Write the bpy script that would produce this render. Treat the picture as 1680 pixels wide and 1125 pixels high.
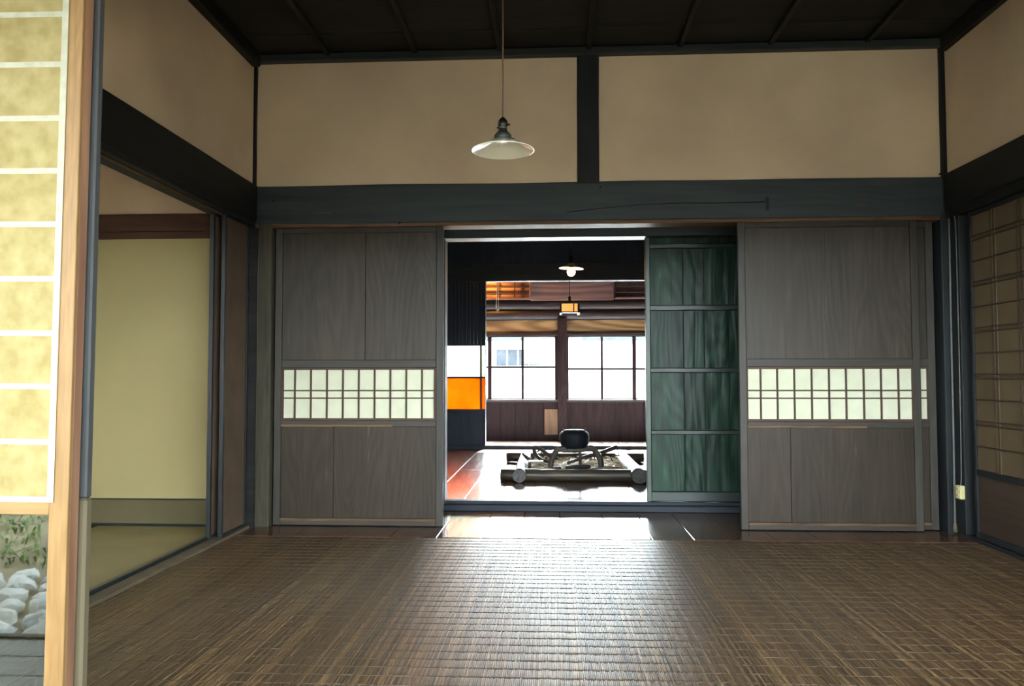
import bpy, bmesh, math, random
import numpy as np
from mathutils import Vector, Matrix, noise

random.seed(7)
scene = bpy.context.scene
col = scene.collection
for o in list(bpy.data.objects):
    bpy.data.objects.remove(o, do_unlink=True)

# ------------------------------------------------------------------ camera
CAM = Vector((1.7649, -4.4301, 0.88))
YAW, PITCH, ROLL, FPX = -0.054, 0.0422, -0.0014, 1260.0
fw = Vector((math.sin(YAW) * math.cos(PITCH), math.cos(YAW) * math.cos(PITCH), math.sin(PITCH)))
rt0 = Vector((math.cos(YAW), -math.sin(YAW), 0))
up0 = rt0.cross(fw)
rt = rt0 * math.cos(ROLL) + up0 * math.sin(ROLL)
up = up0 * math.cos(ROLL) - rt0 * math.sin(ROLL)
cd = bpy.data.cameras.new('camera')
cd.sensor_fit = 'HORIZONTAL'
cd.sensor_width = 36.0
cd.lens = FPX / 1680.0 * 36.0
cd.clip_start = 0.05
cam = bpy.data.objects.new('camera', cd)
M3 = Matrix((rt, up, -fw)).transposed()
cam.matrix_world = Matrix.Translation(CAM) @ M3.to_4x4()
col.objects.link(cam)
scene.camera = cam

# ------------------------------------------------------------------ world: bright hazy sky, sun on the far side of the house
world = bpy.data.worlds.new('overcast_sky')
scene.world = world
world.use_nodes = True
bg = world.node_tree.nodes['Background']
wn = world.node_tree
sky = wn.nodes.new('ShaderNodeTexSky')
sky.sky_type = 'NISHITA'
sky.sun_disc = False
sky.sun_elevation = math.radians(37)
sky.sun_rotation = math.radians(-8.6)
sky.dust_density = 3.5
bw = wn.nodes.new('ShaderNodeRGBToBW')             # milky white haze instead of a blue sky
wn.links.new(sky.outputs[0], bw.inputs[0])
tint = wn.nodes.new('ShaderNodeVectorMath'); tint.operation = 'MULTIPLY'
tint.inputs[1].default_value = (0.83, 0.935, 1.0)
wn.links.new(bw.outputs[0], tint.inputs[0])
wn.links.new(tint.outputs[0], bg.inputs['Color'])
bg.inputs['Strength'].default_value = 1.35

scene.view_settings.view_transform = 'Standard'
scene.view_settings.look = 'None'
scene.view_settings.gamma = 1.0
scene.view_settings.use_curve_mapping = False
scene.view_settings.exposure = 2.72


# the sun stands beyond the far windows: the yard is sunlit, the garden side lies in the shade of the house
sd = bpy.data.lights.new('sun', 'SUN')
sd.energy = 38.0
sd.angle = 0.01
sd.color = (1.0, 0.98, 0.95)
sun = bpy.data.objects.new('sun', sd)
sun.rotation_euler = Vector((-0.12, -0.79, -0.60)).to_track_quat('-Z', 'Y').to_euler()
sun.location = (4, 20, 20)
col.objects.link(sun)


def P(px, py, axis, val):
    """point of the photograph on a plane of the room"""
    d = fw + rt * ((px - 840) / FPX) + up * ((562.5 - py) / FPX)
    i = 'xyz'.index(axis)
    return CAM + d * ((val - CAM[i]) / d[i])


def X(px, y, py=615):
    return P(px, py, 'y', y).x


def Z(py, y, px=900):
    return P(px, py, 'y', y).z


# ------------------------------------------------------------------ materials
MATS = {}


def new_mat(name):
    m = bpy.data.materials.new(name)
    m.use_nodes = True
    nt = m.node_tree
    MATS[name] = m
    return m, nt, nt.nodes['Principled BSDF']


def obj_coords(nt, rnd=True):
    tc = nt.nodes.new('ShaderNodeTexCoord')
    if not rnd:
        return tc.outputs['Object']
    oi = nt.nodes.new('ShaderNodeObjectInfo')
    mul = nt.nodes.new('ShaderNodeMath'); mul.operation = 'MULTIPLY'; mul.inputs[1].default_value = 37.0
    nt.links.new(oi.outputs['Random'], mul.inputs[0])
    add = nt.nodes.new('ShaderNodeVectorMath'); add.operation = 'ADD'
    nt.links.new(tc.outputs['Object'], add.inputs[0])
    nt.links.new(mul.outputs[0], add.inputs[1])
    return add.outputs[0]


def ramp(nt, src, stops):
    r = nt.nodes.new('ShaderNodeValToRGB')
    el = r.color_ramp.elements
    while len(el) < len(stops):
        el.new(0.5)
    for e, (p, c) in zip(el, stops):
        e.position = p
        e.color = (*c, 1)
    nt.links.new(src, r.inputs[0])
    return r.outputs[0]


def wood(name, c1, c2, axis='z', rough=0.5, spec=0.4, grain=1.0, bump=0.25, figure=0.5, c3=None, vary=0.25, coat=0.0):
    m, nt, b = new_mat(name)
    N, L = nt.nodes, nt.links
    co = obj_coords(nt)
    mp = N.new('ShaderNodeMapping')
    s = [1.0, 1.0, 1.0]; s['xyz'.index(axis)] = 0.07
    mp.inputs['Scale'].default_value = s
    L.new(co, mp.inputs['Vector'])
    n1 = N.new('ShaderNodeTexNoise')
    n1.inputs['Scale'].default_value = 34 * grain; n1.inputs['Detail'].default_value = 6; n1.inputs['Distortion'].default_value = 0.4
    L.new(mp.outputs[0], n1.inputs['Vector'])
    # cathedral figure: stretched noise folded into rings
    mp2 = N.new('ShaderNodeMapping')
    s2 = [1.0, 1.0, 1.0]; s2['xyz'.index(axis)] = 0.16
    mp2.inputs['Scale'].default_value = s2
    L.new(co, mp2.inputs['Vector'])
    n2 = N.new('ShaderNodeTexNoise'); n2.inputs['Scale'].default_value = 3.2 * grain; n2.inputs['Detail'].default_value = 1.5
    L.new(mp2.outputs[0], n2.inputs['Vector'])
    mu = N.new('ShaderNodeMath'); mu.operation = 'MULTIPLY'; mu.inputs[1].default_value = 110.0
    L.new(n2.outputs['Fac'], mu.inputs[0])
    si = N.new('ShaderNodeMath'); si.operation = 'SINE'
    L.new(mu.outputs[0], si.inputs[0])
    ma = N.new('ShaderNodeMath'); ma.operation = 'MULTIPLY_ADD'; ma.inputs[1].default_value = 0.22 * figure
    L.new(si.outputs[0], ma.inputs[0]); L.new(n1.outputs['Fac'], ma.inputs[2])
    stops = [(0.25, c1), (0.75, c2)]
    if c3:
        stops.append((0.93, c3))
    cr = ramp(nt, ma.outputs[0], stops)
    # broad tone drift from piece to piece and along each piece
    n3 = N.new('ShaderNodeTexNoise'); n3.inputs['Scale'].default_value = 2.2; n3.inputs['Detail'].default_value = 3
    L.new(mp2.outputs[0], n3.inputs['Vector'])
    mr = N.new('ShaderNodeMapRange'); mr.inputs[3].default_value = 1 - vary; mr.inputs[4].default_value = 1 + vary
    mr.inputs[1].default_value = 0.3; mr.inputs[2].default_value = 0.7
    L.new(n3.outputs['Fac'], mr.inputs[0])
    mx = N.new('ShaderNodeVectorMath'); mx.operation = 'MULTIPLY'
    L.new(cr, mx.inputs[0]); L.new(mr.outputs[0], mx.inputs[1])
    L.new(mx.outputs[0], b.inputs['Base Color'])
    rr = N.new('ShaderNodeMapRange'); rr.inputs[3].default_value = max(0.03, rough - 0.1); rr.inputs[4].default_value = min(1, rough + 0.1)
    L.new(n1.outputs['Fac'], rr.inputs[0]); L.new(rr.outputs[0], b.inputs['Roughness'])
    b.inputs['Specular IOR Level'].default_value = spec
    b.inputs['Coat Weight'].default_value = coat
    b.inputs['Coat Roughness'].default_value = 0.12
    bp = N.new('ShaderNodeBump'); bp.inputs['Strength'].default_value = bump; bp.inputs['Distance'].default_value = 0.003
    L.new(ma.outputs[0], bp.inputs['Height']); L.new(bp.outputs[0], b.inputs['Normal'])
    return m


def mottled(name, c1, c2, scale=3.0, rough=0.8, spec=0.2, bump=0.1, detail=4, fine=120.0, transl=0.0, metallic=0.0):
    m, nt, b = new_mat(name)
    N, L = nt.nodes, nt.links
    co = obj_coords(nt)
    n1 = N.new('ShaderNodeTexNoise'); n1.inputs['Scale'].default_value = scale; n1.inputs['Detail'].default_value = detail
    L.new(co, n1.inputs['Vector'])
    cr = ramp(nt, n1.outputs['Fac'], [(0.3, c1), (0.7, c2)])
    L.new(cr, b.inputs['Base Color'])
    b.inputs['Roughness'].default_value = rough
    b.inputs['Metallic'].default_value = metallic
    b.inputs['Specular IOR Level'].default_value = spec
    n2 = N.new('ShaderNodeTexNoise'); n2.inputs['Scale'].default_value = fine; n2.inputs['Detail'].default_value = 3
    L.new(co, n2.inputs['Vector'])
    bp = N.new('ShaderNodeBump'); bp.inputs['Strength'].default_value = bump; bp.inputs['Distance'].default_value = 0.002
    L.new(n2.outputs['Fac'], bp.inputs['Height']); L.new(bp.outputs[0], b.inputs['Normal'])
    if transl > 0:
        tr = N.new('ShaderNodeBsdfTranslucent'); L.new(cr, tr.inputs['Color'])
        mx = N.new('ShaderNodeMixShader'); mx.inputs[0].default_value = transl
        L.new(b.outputs[0], mx.inputs[1]); L.new(tr.outputs[0], mx.inputs[2])
        L.new(mx.outputs[0], nt.nodes['Material Output'].inputs['Surface'])
    return m


def pane_glass(name, tint=(0.96, 0.98, 0.97), ior=1.5, gain=1.0):
    m, nt, b = new_mat(name)
    N, L = nt.nodes, nt.links
    N.remove(b)
    t = N.new('ShaderNodeBsdfTransparent'); t.inputs[0].default_value = (*tint, 1)
    g = N.new('ShaderNodeBsdfGlossy'); g.inputs['Roughness'].default_value = 0.0
    f = N.new('ShaderNodeFresnel'); f.inputs[0].default_value = ior
    k = N.new('ShaderNodeMath'); k.operation = 'MULTIPLY'; k.inputs[1].default_value = gain; k.use_clamp = True
    L.new(f.outputs[0], k.inputs[0])
    mx = N.new('ShaderNodeMixShader')
    L.new(k.outputs[0], mx.inputs[0]); L.new(t.outputs[0], mx.inputs[1]); L.new(g.outputs[0], mx.inputs[2])
    L.new(mx.outputs[0], N['Material Output'].inputs['Surface'])
    return m


def emitter(name, c, s):
    m, nt, b = new_mat(name)
    b.inputs['Base Color'].default_value = (*c, 1)
    b.inputs['Emission Color'].default_value = (*c, 1)
    b.inputs['Emission Strength'].default_value = s
    return m


plaster = mottled('plaster', (0.55, 0.43, 0.315), (0.74, 0.60, 0.42), 1.3, 0.9, 0.1, 0.25, 5, 260)
beam_x = wood('smoked_beam_x', (0.021, 0.029, 0.033), (0.039, 0.050, 0.053), 'x', 0.5, 0.35, 0.7, 0.5, 0.2)
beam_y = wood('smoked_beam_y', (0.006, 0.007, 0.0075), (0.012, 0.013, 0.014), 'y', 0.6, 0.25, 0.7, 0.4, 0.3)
beam_z = wood('smoked_post', (0.007, 0.009, 0.010), (0.013, 0.016, 0.018), 'z', 0.5, 0.35, 0.8, 0.4, 0.3)
post_olive = wood('worn_post', (0.036, 0.031, 0.020), (0.068, 0.059, 0.038), 'z', 0.65, 0.25, 1.3, 0.5, 0.3)
ceil_mat = wood('ceiling_board', (0.017, 0.017, 0.016), (0.029, 0.028, 0.026), 'x', 0.75, 0.15, 0.8, 0.2, 0.3)
door_board = wood('door_board', (0.036, 0.029, 0.021), (0.054, 0.044, 0.033), 'z', 0.45, 0.22, 1.3, 0.35, 0.45, (0.10, 0.09, 0.07), 0.22)
door_low = wood('door_low_board', (0.028, 0.020, 0.014), (0.043, 0.032, 0.022), 'z', 0.48, 0.22, 1.3, 0.35, 0.45, (0.085, 0.075, 0.06), 0.22)
door_frame_v = wood('door_stile', (0.034, 0.030, 0.024), (0.052, 0.047, 0.038), 'z', 0.45, 0.25, 1.2, 0.3, 0.3)
door_frame_h = wood('door_rail', (0.031, 0.027, 0.022), (0.048, 0.042, 0.035), 'x', 0.45, 0.25, 1.2, 0.3, 0.3)
worn_lit_edge = wood('worn_lit_brown_edge', (0.055, 0.030, 0.016), (0.15, 0.085, 0.042), 'x', 0.6, 0.25, 1.5, 0.3, 0.3)  # door wear brown, also paints the lit line under the left beam
lattice_mat = wood('lattice_wood', (0.045, 0.024, 0.015), (0.075, 0.042, 0.027), 'x', 0.6, 0.25, 2, 0.2, 0.2)
white_paper = mottled('white_paper', (0.52, 0.525, 0.385), (0.58, 0.585, 0.44), 14, 0.9, 0.1, 0.15, 4, 300)
green_board = wood('hewn_green_board', (0.004, 0.013, 0.008), (0.015, 0.044, 0.026), 'z', 0.42, 0.22, 1.2, 0.7, 0.7, (0.045, 0.11, 0.06), 0.35)
green_rail = wood('hewn_green_rail', (0.007, 0.013, 0.011), (0.018, 0.029, 0.024), 'x', 0.4, 0.5, 0.8, 0.6, 0.4)
green_stile = wood('hewn_green_stile', (0.022, 0.036, 0.027), (0.048, 0.074, 0.052), 'z', 0.4, 0.5, 0.8, 0.6, 0.4)
floor_plank = wood('floor_plank', (0.050, 0.026, 0.016), (0.105, 0.050, 0.028), 'y', 0.22, 0.6, 0.9, 0.03, 0.7, None, 0.25)
dark_wall = wood('haze_blue_wall_board', (0.008, 0.014, 0.028), (0.017, 0.027, 0.048), 'z', 0.55, 0.3, 1.0, 0.3, 0.3)  # bluish haze is put into this dark board colour
dark_beam = wood('sooty_beam', (0.010, 0.014, 0.022), (0.020, 0.026, 0.036), 'x', 0.55, 0.3, 0.8, 0.5, 0.3)
far_dark = wood('far_dark_wood', (0.013, 0.0065, 0.0075), (0.025, 0.013, 0.013), 'z', 0.65, 0.1, 0.8, 0.3, 0.6)
far_dark_h = wood('far_dark_wood_h', (0.014, 0.009, 0.011), (0.028, 0.018, 0.019), 'x', 0.5, 0.3, 0.8, 0.3, 0.6)
far_tan = wood('far_tan_board', (0.085, 0.045, 0.019), (0.21, 0.125, 0.055), 'x', 0.6, 0.25, 0.5, 0.3, 1.0, None, 0.35)
far_lit_pink = wood('far_lit_pink_log', (0.085, 0.042, 0.036), (0.16, 0.088, 0.076), 'x', 0.6, 0.3, 0.5, 0.5, 0.9, None, 0.3)  # pinkish light on the upper logs is put into the colour
far_patch = wood('far_patch_board', (0.12, 0.06, 0.03), (0.19, 0.10, 0.052), 'z', 0.6, 0.3, 0.8, 0.3, 0.8)
shoji_stile = wood('fresh_cedar_stile', (0.155, 0.082, 0.024), (0.225, 0.132, 0.046), 'z', 0.5, 0.3, 3.0, 0.25, 0.25, None, 0.1)
shoji_rail = wood('fresh_cedar_rail', (0.155, 0.082, 0.024), (0.225, 0.132, 0.046), 'x', 0.5, 0.3, 1.6, 0.25, 0.5, None, 0.1)
shoji_side = wood('weathered_cedar_edge', (0.14, 0.07, 0.042), (0.23, 0.125, 0.072), 'z', 0.6, 0.25, 0.8, 0.3, 0.7)
shoji_paper = mottled('yellowed_paper', (0.18, 0.142, 0.052), (0.245, 0.203, 0.092), 26, 0.85, 0.15, 0.3, 8, 300)
pale_paper = mottled('pale_paper_strip', (0.26, 0.255, 0.175), (0.32, 0.315, 0.245), 40, 0.85, 0.15, 0.3, 4, 300)
lacquer = mottled('black_lacquer', (0.012, 0.016, 0.018), (0.020, 0.026, 0.028), 6, 0.3, 0.5, 0.05)
fusuma_brown = mottled('brown_fusuma_paper', (0.075, 0.050, 0.032), (0.105, 0.070, 0.045), 5, 0.85, 0.15, 0.15)
fusuma_olive = mottled('olive_fusuma_paper', (0.375, 0.32, 0.155), (0.425, 0.365, 0.185), 1.5, 0.85, 0.15, 0.1)
fusuma_band = mottled('olive_dark_band', (0.11, 0.092, 0.050), (0.135, 0.115, 0.062), 3, 0.85, 0.15, 0.1)
red_lintel = wood('reddish_lintel', (0.055, 0.026, 0.018), (0.095, 0.048, 0.034), 'x', 0.6, 0.25, 0.8, 0.2, 0.5)
tatami = mottled('tatami_straw', (0.29, 0.235, 0.105), (0.34, 0.28, 0.13), 4, 0.7, 0.25, 0.3, 3, 400)
tatami_edge = mottled('tatami_border', (0.02, 0.02, 0.018), (0.03, 0.03, 0.026), 10, 0.8, 0.2, 0.2)
sill_wood = wood('worn_sill', (0.075, 0.058, 0.038), (0.14, 0.11, 0.07), 'y', 0.6, 0.3, 1.2, 0.4, 0.4)
right_paper = mottled('shaded_brown_paper', (0.085, 0.058, 0.031), (0.115, 0.080, 0.044), 5, 0.85, 0.15, 0.15)  # paper darkened to brown, painting in the dimmer light on this wall
right_rib = wood('brown_shoji_rib', (0.025, 0.015, 0.009), (0.04, 0.026, 0.016), 'y', 0.6, 0.25)
right_ribv = wood('brown_shoji_upright', (0.10, 0.07, 0.042), (0.14, 0.10, 0.06), 'z', 0.6, 0.25)
right_panel = wood('brown_low_panel', (0.040, 0.026, 0.017), (0.060, 0.040, 0.027), 'y', 0.6, 0.25, 0.7, 0.2, 0.5)
right_frame = wood('dark_shoji_frame', (0.010, 0.011, 0.012), (0.017, 0.018, 0.019), 'z', 0.5, 0.35)
grey_post = mottled('slate_grey_paint', (0.030, 0.033, 0.033), (0.040, 0.043, 0.043), 8, 0.6, 0.3, 0.2)
olive_post = wood('weathered_post_foot', (0.060, 0.050, 0.029), (0.105, 0.088, 0.052), 'z', 0.7, 0.2, 1.0, 0.4, 0.4)
enamel = mottled('white_enamel', (0.80, 0.77, 0.62), (0.84, 0.81, 0.67), 6, 0.16, 0.6, 0.02)
bakelite = mottled('black_bakelite', (0.010, 0.012, 0.013), (0.018, 0.020, 0.021), 8, 0.25, 0.5, 0.05)
fitter = mottled('dark_green_metal', (0.050, 0.062, 0.055), (0.075, 0.088, 0.078), 20, 0.4, 0.5, 0.1, metallic=0.3)
cord_brown = mottled('brown_cloth_cord', (0.16, 0.09, 0.07), (0.23, 0.14, 0.11), 60, 0.8, 0.2, 0.3)
bright_metal = mottled('worn_nickel', (0.55, 0.55, 0.5), (0.7, 0.7, 0.66), 20, 0.3, 0.5, 0.05, metallic=1.0)
outlet_mat = mottled('ivory_plastic', (0.52, 0.46, 0.22), (0.58, 0.52, 0.27), 12, 0.45, 0.4, 0.05)
outlet_dark = mottled('outlet_slot', (0.06, 0.05, 0.03), (0.08, 0.07, 0.04), 12, 0.5, 0.3, 0.05)
conduit_mat = mottled('grey_conduit', (0.085, 0.092, 0.085), (0.125, 0.13, 0.115), 20, 0.5, 0.4, 0.1)
iron = mottled('black_iron', (0.006, 0.008, 0.012), (0.011, 0.013, 0.018), 18, 0.65, 0.2, 0.4)
old_log = wood('hearth_log', (0.034, 0.026, 0.018), (0.085, 0.066, 0.046), 'x', 0.42, 0.45, 0.9, 0.5, 0.5)
old_log_y = wood('hearth_log_y', (0.045, 0.042, 0.040), (0.11, 0.10, 0.095), 'y', 0.5, 0.45, 0.9, 0.6, 0.5)
branch = wood('bent_branch', (0.035, 0.028, 0.022), (0.085, 0.068, 0.052), 'z', 0.5, 0.4, 0.9, 0.5, 0.4)
ash = mottled('hearth_ash', (0.17, 0.135, 0.085), (0.34, 0.28, 0.19), 16, 0.9, 0.1, 1.0, 8, 60)
straw = wood('dry_straw', (0.30, 0.24, 0.15), (0.55, 0.46, 0.32), 'x', 0.5, 0.4)
charcoal = mottled('charcoal', (0.006, 0.006, 0.008), (0.016, 0.016, 0.018), 30, 0.5, 0.5, 0.6)
amber_glass = mottled('amber_pane', (0.62, 0.145, 0.004), (0.70, 0.175, 0.007), 9, 0.5, 0.3, 0.1, 3, 120, transl=0.85)
milk_glass = mottled('milky_pane', (0.92, 0.92, 0.72), (0.96, 0.96, 0.84), 2, 0.5, 0.3, 0.0, 3, 120, transl=0.85)
clear_glass = pane_glass('window_glass')
door_glass = pane_glass('shoji_door_glass', (0.62, 0.66, 0.62), 1.5, 2.0)
bulb_mat = emitter('lit_bulb', (1.0, 0.46, 0.10), 9.0)
lantern_glow = emitter('lit_lantern_glass', (1.0, 0.42, 0.10), 0.16)
shade_warm = mottled('hearth_lamp_glow_enamel', (0.15, 0.095, 0.04), (0.19, 0.125, 0.055), 6, 0.3, 0.5, 0.02)  # orange light of the bulb is put into the shade colour
engawa_wood = wood('veranda_board', (0.080, 0.062, 0.045), (0.15, 0.12, 0.088), 'x', 0.5, 0.35)
gravel = mottled('pale_yard_ground', (0.50, 0.50, 0.49), (0.64, 0.64, 0.63), 6, 0.95, 0.1, 0.6, 8, 60)
soil = mottled('garden_soil', (0.20, 0.155, 0.105), (0.36, 0.31, 0.22), 3, 0.95, 0.1, 0.8, 8, 40)
rock_mat = mottled('white_rock', (0.66, 0.67, 0.68), (0.84, 0.85, 0.86), 7, 0.85, 0.2, 0.8, 7, 40)
fence_mat = wood('grey_fence_board', (0.12, 0.11, 0.085), (0.19, 0.175, 0.14), 'z', 0.8, 0.15)
leaf_mat = mottled('green_leaf', (0.075, 0.16, 0.035), (0.16, 0.28, 0.08), 9, 0.6, 0.3, 0.1)
house_wall = mottled('pale_house_wall', (0.72, 0.74, 0.76), (0.80, 0.82, 0.84), 2, 0.9, 0.1, 0.2)
house_roof = mottled('blue_grey_roof', (0.030, 0.042, 0.055), (0.05, 0.065, 0.085), 6, 0.7, 0.2, 0.4)
house_window = mottled('blue_grey_shutter', (0.028, 0.037, 0.050), (0.05, 0.06, 0.075), 5, 0.9, 0.1, 0.2)
eave_mat = wood('eave_board', (0.10, 0.075, 0.050), (0.17, 0.13, 0.09), 'y', 0.8, 0.15)


# reed material: each reed its own tone
def reed_material():
    m, nt, b = new_mat('mat_reed')
    N, L = nt.nodes, nt.links
    tc = N.new('ShaderNodeTexCoord')
    sep = N.new('ShaderNodeSeparateXYZ'); L.new(tc.outputs['Object'], sep.inputs[0])
    fl = N.new('ShaderNodeMath'); fl.operation = 'MULTIPLY'; fl.inputs[1].default_value = 1 / REED
    L.new(sep.outputs['X'], fl.inputs[0])
    fr = N.new('ShaderNodeMath'); fr.operation = 'FLOOR'; L.new(fl.outputs[0], fr.inputs[0])
    wn = N.new('ShaderNodeTexWhiteNoise'); wn.noise_dimensions = '1D'; L.new(fr.outputs[0], wn.inputs['W'])
    cv = N.new('ShaderNodeCombineXYZ')
    k = N.new('ShaderNodeMath'); k.operation = 'MULTIPLY'; k.inputs[1].default_value = 0.9
    L.new(fr.outputs[0], k.inputs[0]); L.new(k.outputs[0], cv.inputs[0])
    ky = N.new('ShaderNodeMath'); ky.operation = 'MULTIPLY'; ky.inputs[1].default_value = 9.0
    L.new(sep.outputs['Y'], ky.inputs[0]); L.new(ky.outputs[0], cv.inputs[1])
    ns = N.new('ShaderNodeTexNoise'); ns.inputs['Scale'].default_value = 1.0; ns.inputs['Detail'].default_value = 3
    L.new(cv.outputs[0], ns.inputs['Vector'])
    mx = N.new('ShaderNodeMath'); mx.operation = 'MULTIPLY_ADD'; mx.inputs[1].default_value = 0.45
    L.new(wn.outputs['Value'], mx.inputs[0])
    h = N.new('ShaderNodeMath'); h.operation = 'MULTIPLY'; h.inputs[1].default_value = 0.6
    L.new(ns.outputs['Fac'], h.inputs[0]); L.new(h.outputs[0], mx.inputs[2])
    c = ramp(nt, mx.outputs[0], [(0.20, (0.008, 0.004, 0.002)), (0.34, (0.052, 0.028, 0.012)), (0.6, (0.102, 0.058, 0.024)), (0.85, (0.25, 0.155, 0.068))])
    L.new(c, b.inputs['Base Color'])
    b.inputs['Roughness'].default_value = 0.42
    b.inputs['Specular IOR Level'].default_value = 0.58
    b.inputs['Coat Weight'].default_value = 0.0
    b.inputs['Coat Roughness'].default_value = 0.27
    return m


# ------------------------------------------------------------------ geometry helpers
CACHE = {}


def wloc(o):
    v = Vector((0, 0, 0))
    while o is not None:
        v += o.location
        o = o.parent
    return v


def link(name, me, parent, loc):
    o = bpy.data.objects.new(name, me)
    col.objects.link(o)
    if parent is not None:
        o.parent = parent
        o.location = Vector(loc) - wloc(parent)
    else:
        o.location = loc
    return o


def empty(name, loc):
    o = bpy.data.objects.new(name, None)
    o.empty_display_size = 0.05
    col.objects.link(o)
    o.location = loc
    return o


def tag(o, label=None, cat=None, kind=None, group=None):
    if label: o['label'] = label
    if cat: o['category'] = cat
    if kind: o['kind'] = kind
    if group: o['group'] = group
    return o


def box(name, x0, x1, y0, y1, z0, z1, mat, parent=None, bev=0.002):
    if x1 < x0: x0, x1 = x1, x0
    if y1 < y0: y0, y1 = y1, y0
    if z1 < z0: z0, z1 = z1, z0
    d = (round(x1 - x0, 4), round(y1 - y0, 4), round(z1 - z0, 4))
    bev = min(bev, 0.3 * min(d))
    key = (d, mat.name, round(bev, 4))
    me = CACHE.get(key)
    if me is None:
        bm = bmesh.new()
        bmesh.ops.create_cube(bm, size=1.0)
        bmesh.ops.scale(bm, vec=d, verts=bm.verts)
        if bev > 0:
            bmesh.ops.bevel(bm, geom=list(bm.edges), offset=bev, segments=1, affect='EDGES')
        me = bpy.data.meshes.new(name)
        bm.to_mesh(me); bm.free()
        me.materials.append(mat)
        CACHE[key] = me
    return link(name, me, parent, ((x0 + x1) / 2, (y0 + y1) / 2, (z0 + z1) / 2))


def raw(name, verts, faces, mat, parent=None, loc=(0, 0, 0), smooth=False):
    me = bpy.data.meshes.new(name)
    me.from_pydata([tuple(v) for v in verts], [], faces)
    me.materials.append(mat)
    if smooth:
        me.polygons.foreach_set('use_smooth', [True] * len(me.polygons))
    me.update()
    return link(name, me, parent, loc)


def hewn(name, x0, x1, y0, y1, z0, z1, mat, parent=None, axis='x', amp=0.006, freq=1.6, n=40, seed=0.0):
    """hand-hewn timber: a bar whose edges waver along its length"""
    lo = Vector((x0, y0, z0)); hi = Vector((x1, y1, z1)); c = (lo + hi) / 2
    ax = 'xyz'.index(axis); a, b = [i for i in range(3) if i != ax]
    L = hi[ax] - lo[ax]
    ch = 0.006
    prof = []
    ha, hb = (hi[a] - lo[a]) / 2, (hi[b] - lo[b]) / 2
    for sa, sb in ((-1, -1), (1, -1), (1, 1), (-1, 1)):
        first = (sa * ha, sb * (hb - ch)) if sa * sb > 0 else (sa * (ha - ch), sb * hb)
        second = (sa * (ha - ch), sb * hb) if sa * sb > 0 else (sa * ha, sb * (hb - ch))
        prof += [first, second]
    vs, fs = [], []
    for i in range(n + 1):
        t = i / n
        s = (t - 0.5) * L
        for j, (pa, pb) in enumerate(prof):
            q = j // 2
            da = amp * noise.noise(Vector((s * freq + seed, q * 5.3, 1.7)))
            db = amp * noise.noise(Vector((s * freq + seed, (pb > 0) * 9.1, 7.9)))
            v = [0, 0, 0]; v[ax] = s; v[a] = pa + da * 0.5; v[b] = pb + db
            vs.append(v)
    k = len(prof)
    for i in range(n):
        for j in range(k):
            j2 = (j + 1) % k
            f = [i * k + j, i * k + j2, (i + 1) * k + j2, (i + 1) * k + j]
            fs.append(f)
    fs.append(list(range(k))[::-1]); fs.append([n * k + j for j in range(k)])
    o = raw(name, vs, fs, mat, parent, c)
    bm = bmesh.new(); bm.from_mesh(o.data); bmesh.ops.recalc_face_normals(bm, faces=bm.faces); bm.to_mesh(o.data); bm.free()
    return o


def tube(name, pts, radii, mat, parent=None, n=10, closed=False, caps=True, smooth=True, wob=0.0):
    pts = [Vector(p) for p in pts]
    if not isinstance(radii, (list, tuple)):
        radii = [radii] * len(pts)
    base = sum(pts, Vector()) / len(pts)
    vs, fs = [], []
    m = len(pts)
    prev = None
    for i, p in enumerate(pts):
        if closed:
            t = pts[(i + 1) % m] - pts[(i - 1) % m]
        else:
            t = pts[min(i + 1, m - 1)] - pts[max(i - 1, 0)]
        t.normalize()
        if prev is None:
            ref = Vector((0, 0, 1)) if abs(t.z) < 0.9 else Vector((1, 0, 0))
            u = t.cross(ref).normalized()
        else:
            u = (prev - t * prev.dot(t)).normalized()
        prev = u
        w = t.cross(u)
        for j in range(n):
            a = 2 * math.pi * j / n
            r = radii[i]
            if wob:
                r *= 1 + wob * noise.noise(Vector((math.cos(a) * 1.5, math.sin(a) * 1.5, i * 0.6)) + p * 3)
            vs.append(p - base + u * (r * math.cos(a)) + w * (r * math.sin(a)))
    rng = m if closed else m - 1
    for i in range(rng):
        i2 = (i + 1) % m
        for j in range(n):
            j2 = (j + 1) % n
            fs.append([i * n + j, i * n + j2, i2 * n + j2, i2 * n + j])
    if caps and not closed:
        fs.append(list(range(n))[::-1]); fs.append([(m - 1) * n + j for j in range(n)])
    o = raw(name, vs, fs, mat, parent, base)
    if smooth:
        for p in o.data.polygons:
            p.use_smooth = len(p.vertices) == 4
    return o


def lathe(name, prof, c, mat, parent=None, n=40, tilt=None):
    """prof: list of (r, z) ; open ends are closed when r = 0"""
    vs, fs = [], []
    idx = []
    for r, z in prof:
        row = []
        if r < 1e-6:
            row = [len(vs)] * n; vs.append((0, 0, z))
        else:
            for j in range(n):
                a = 2 * math.pi * j / n
                row.append(len(vs)); vs.append((r * math.cos(a), r * math.sin(a), z))
        idx.append(row)
    for i in range(len(prof) - 1):
        for j in range(n):
            j2 = (j + 1) % n
            f = [idx[i][j], idx[i][j2], idx[i + 1][j2], idx[i + 1][j]]
            g = []
            for q in f:
                if q not in g: g.append(q)
            if len(g) > 2: fs.append(g)
    if tilt:
        R3 = Matrix.Rotation(tilt[1], 3, tilt[0])
        vs = [R3 @ Vector(v) for v in vs]
    return raw(name, vs, fs, mat, parent, c, smooth=True)


def copy_tree(o, parent=None):
    c = o.copy(); col.objects.link(c); c.parent = parent
    for ch in list(o.children):
        copy_tree(ch, c)
    return c


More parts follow.
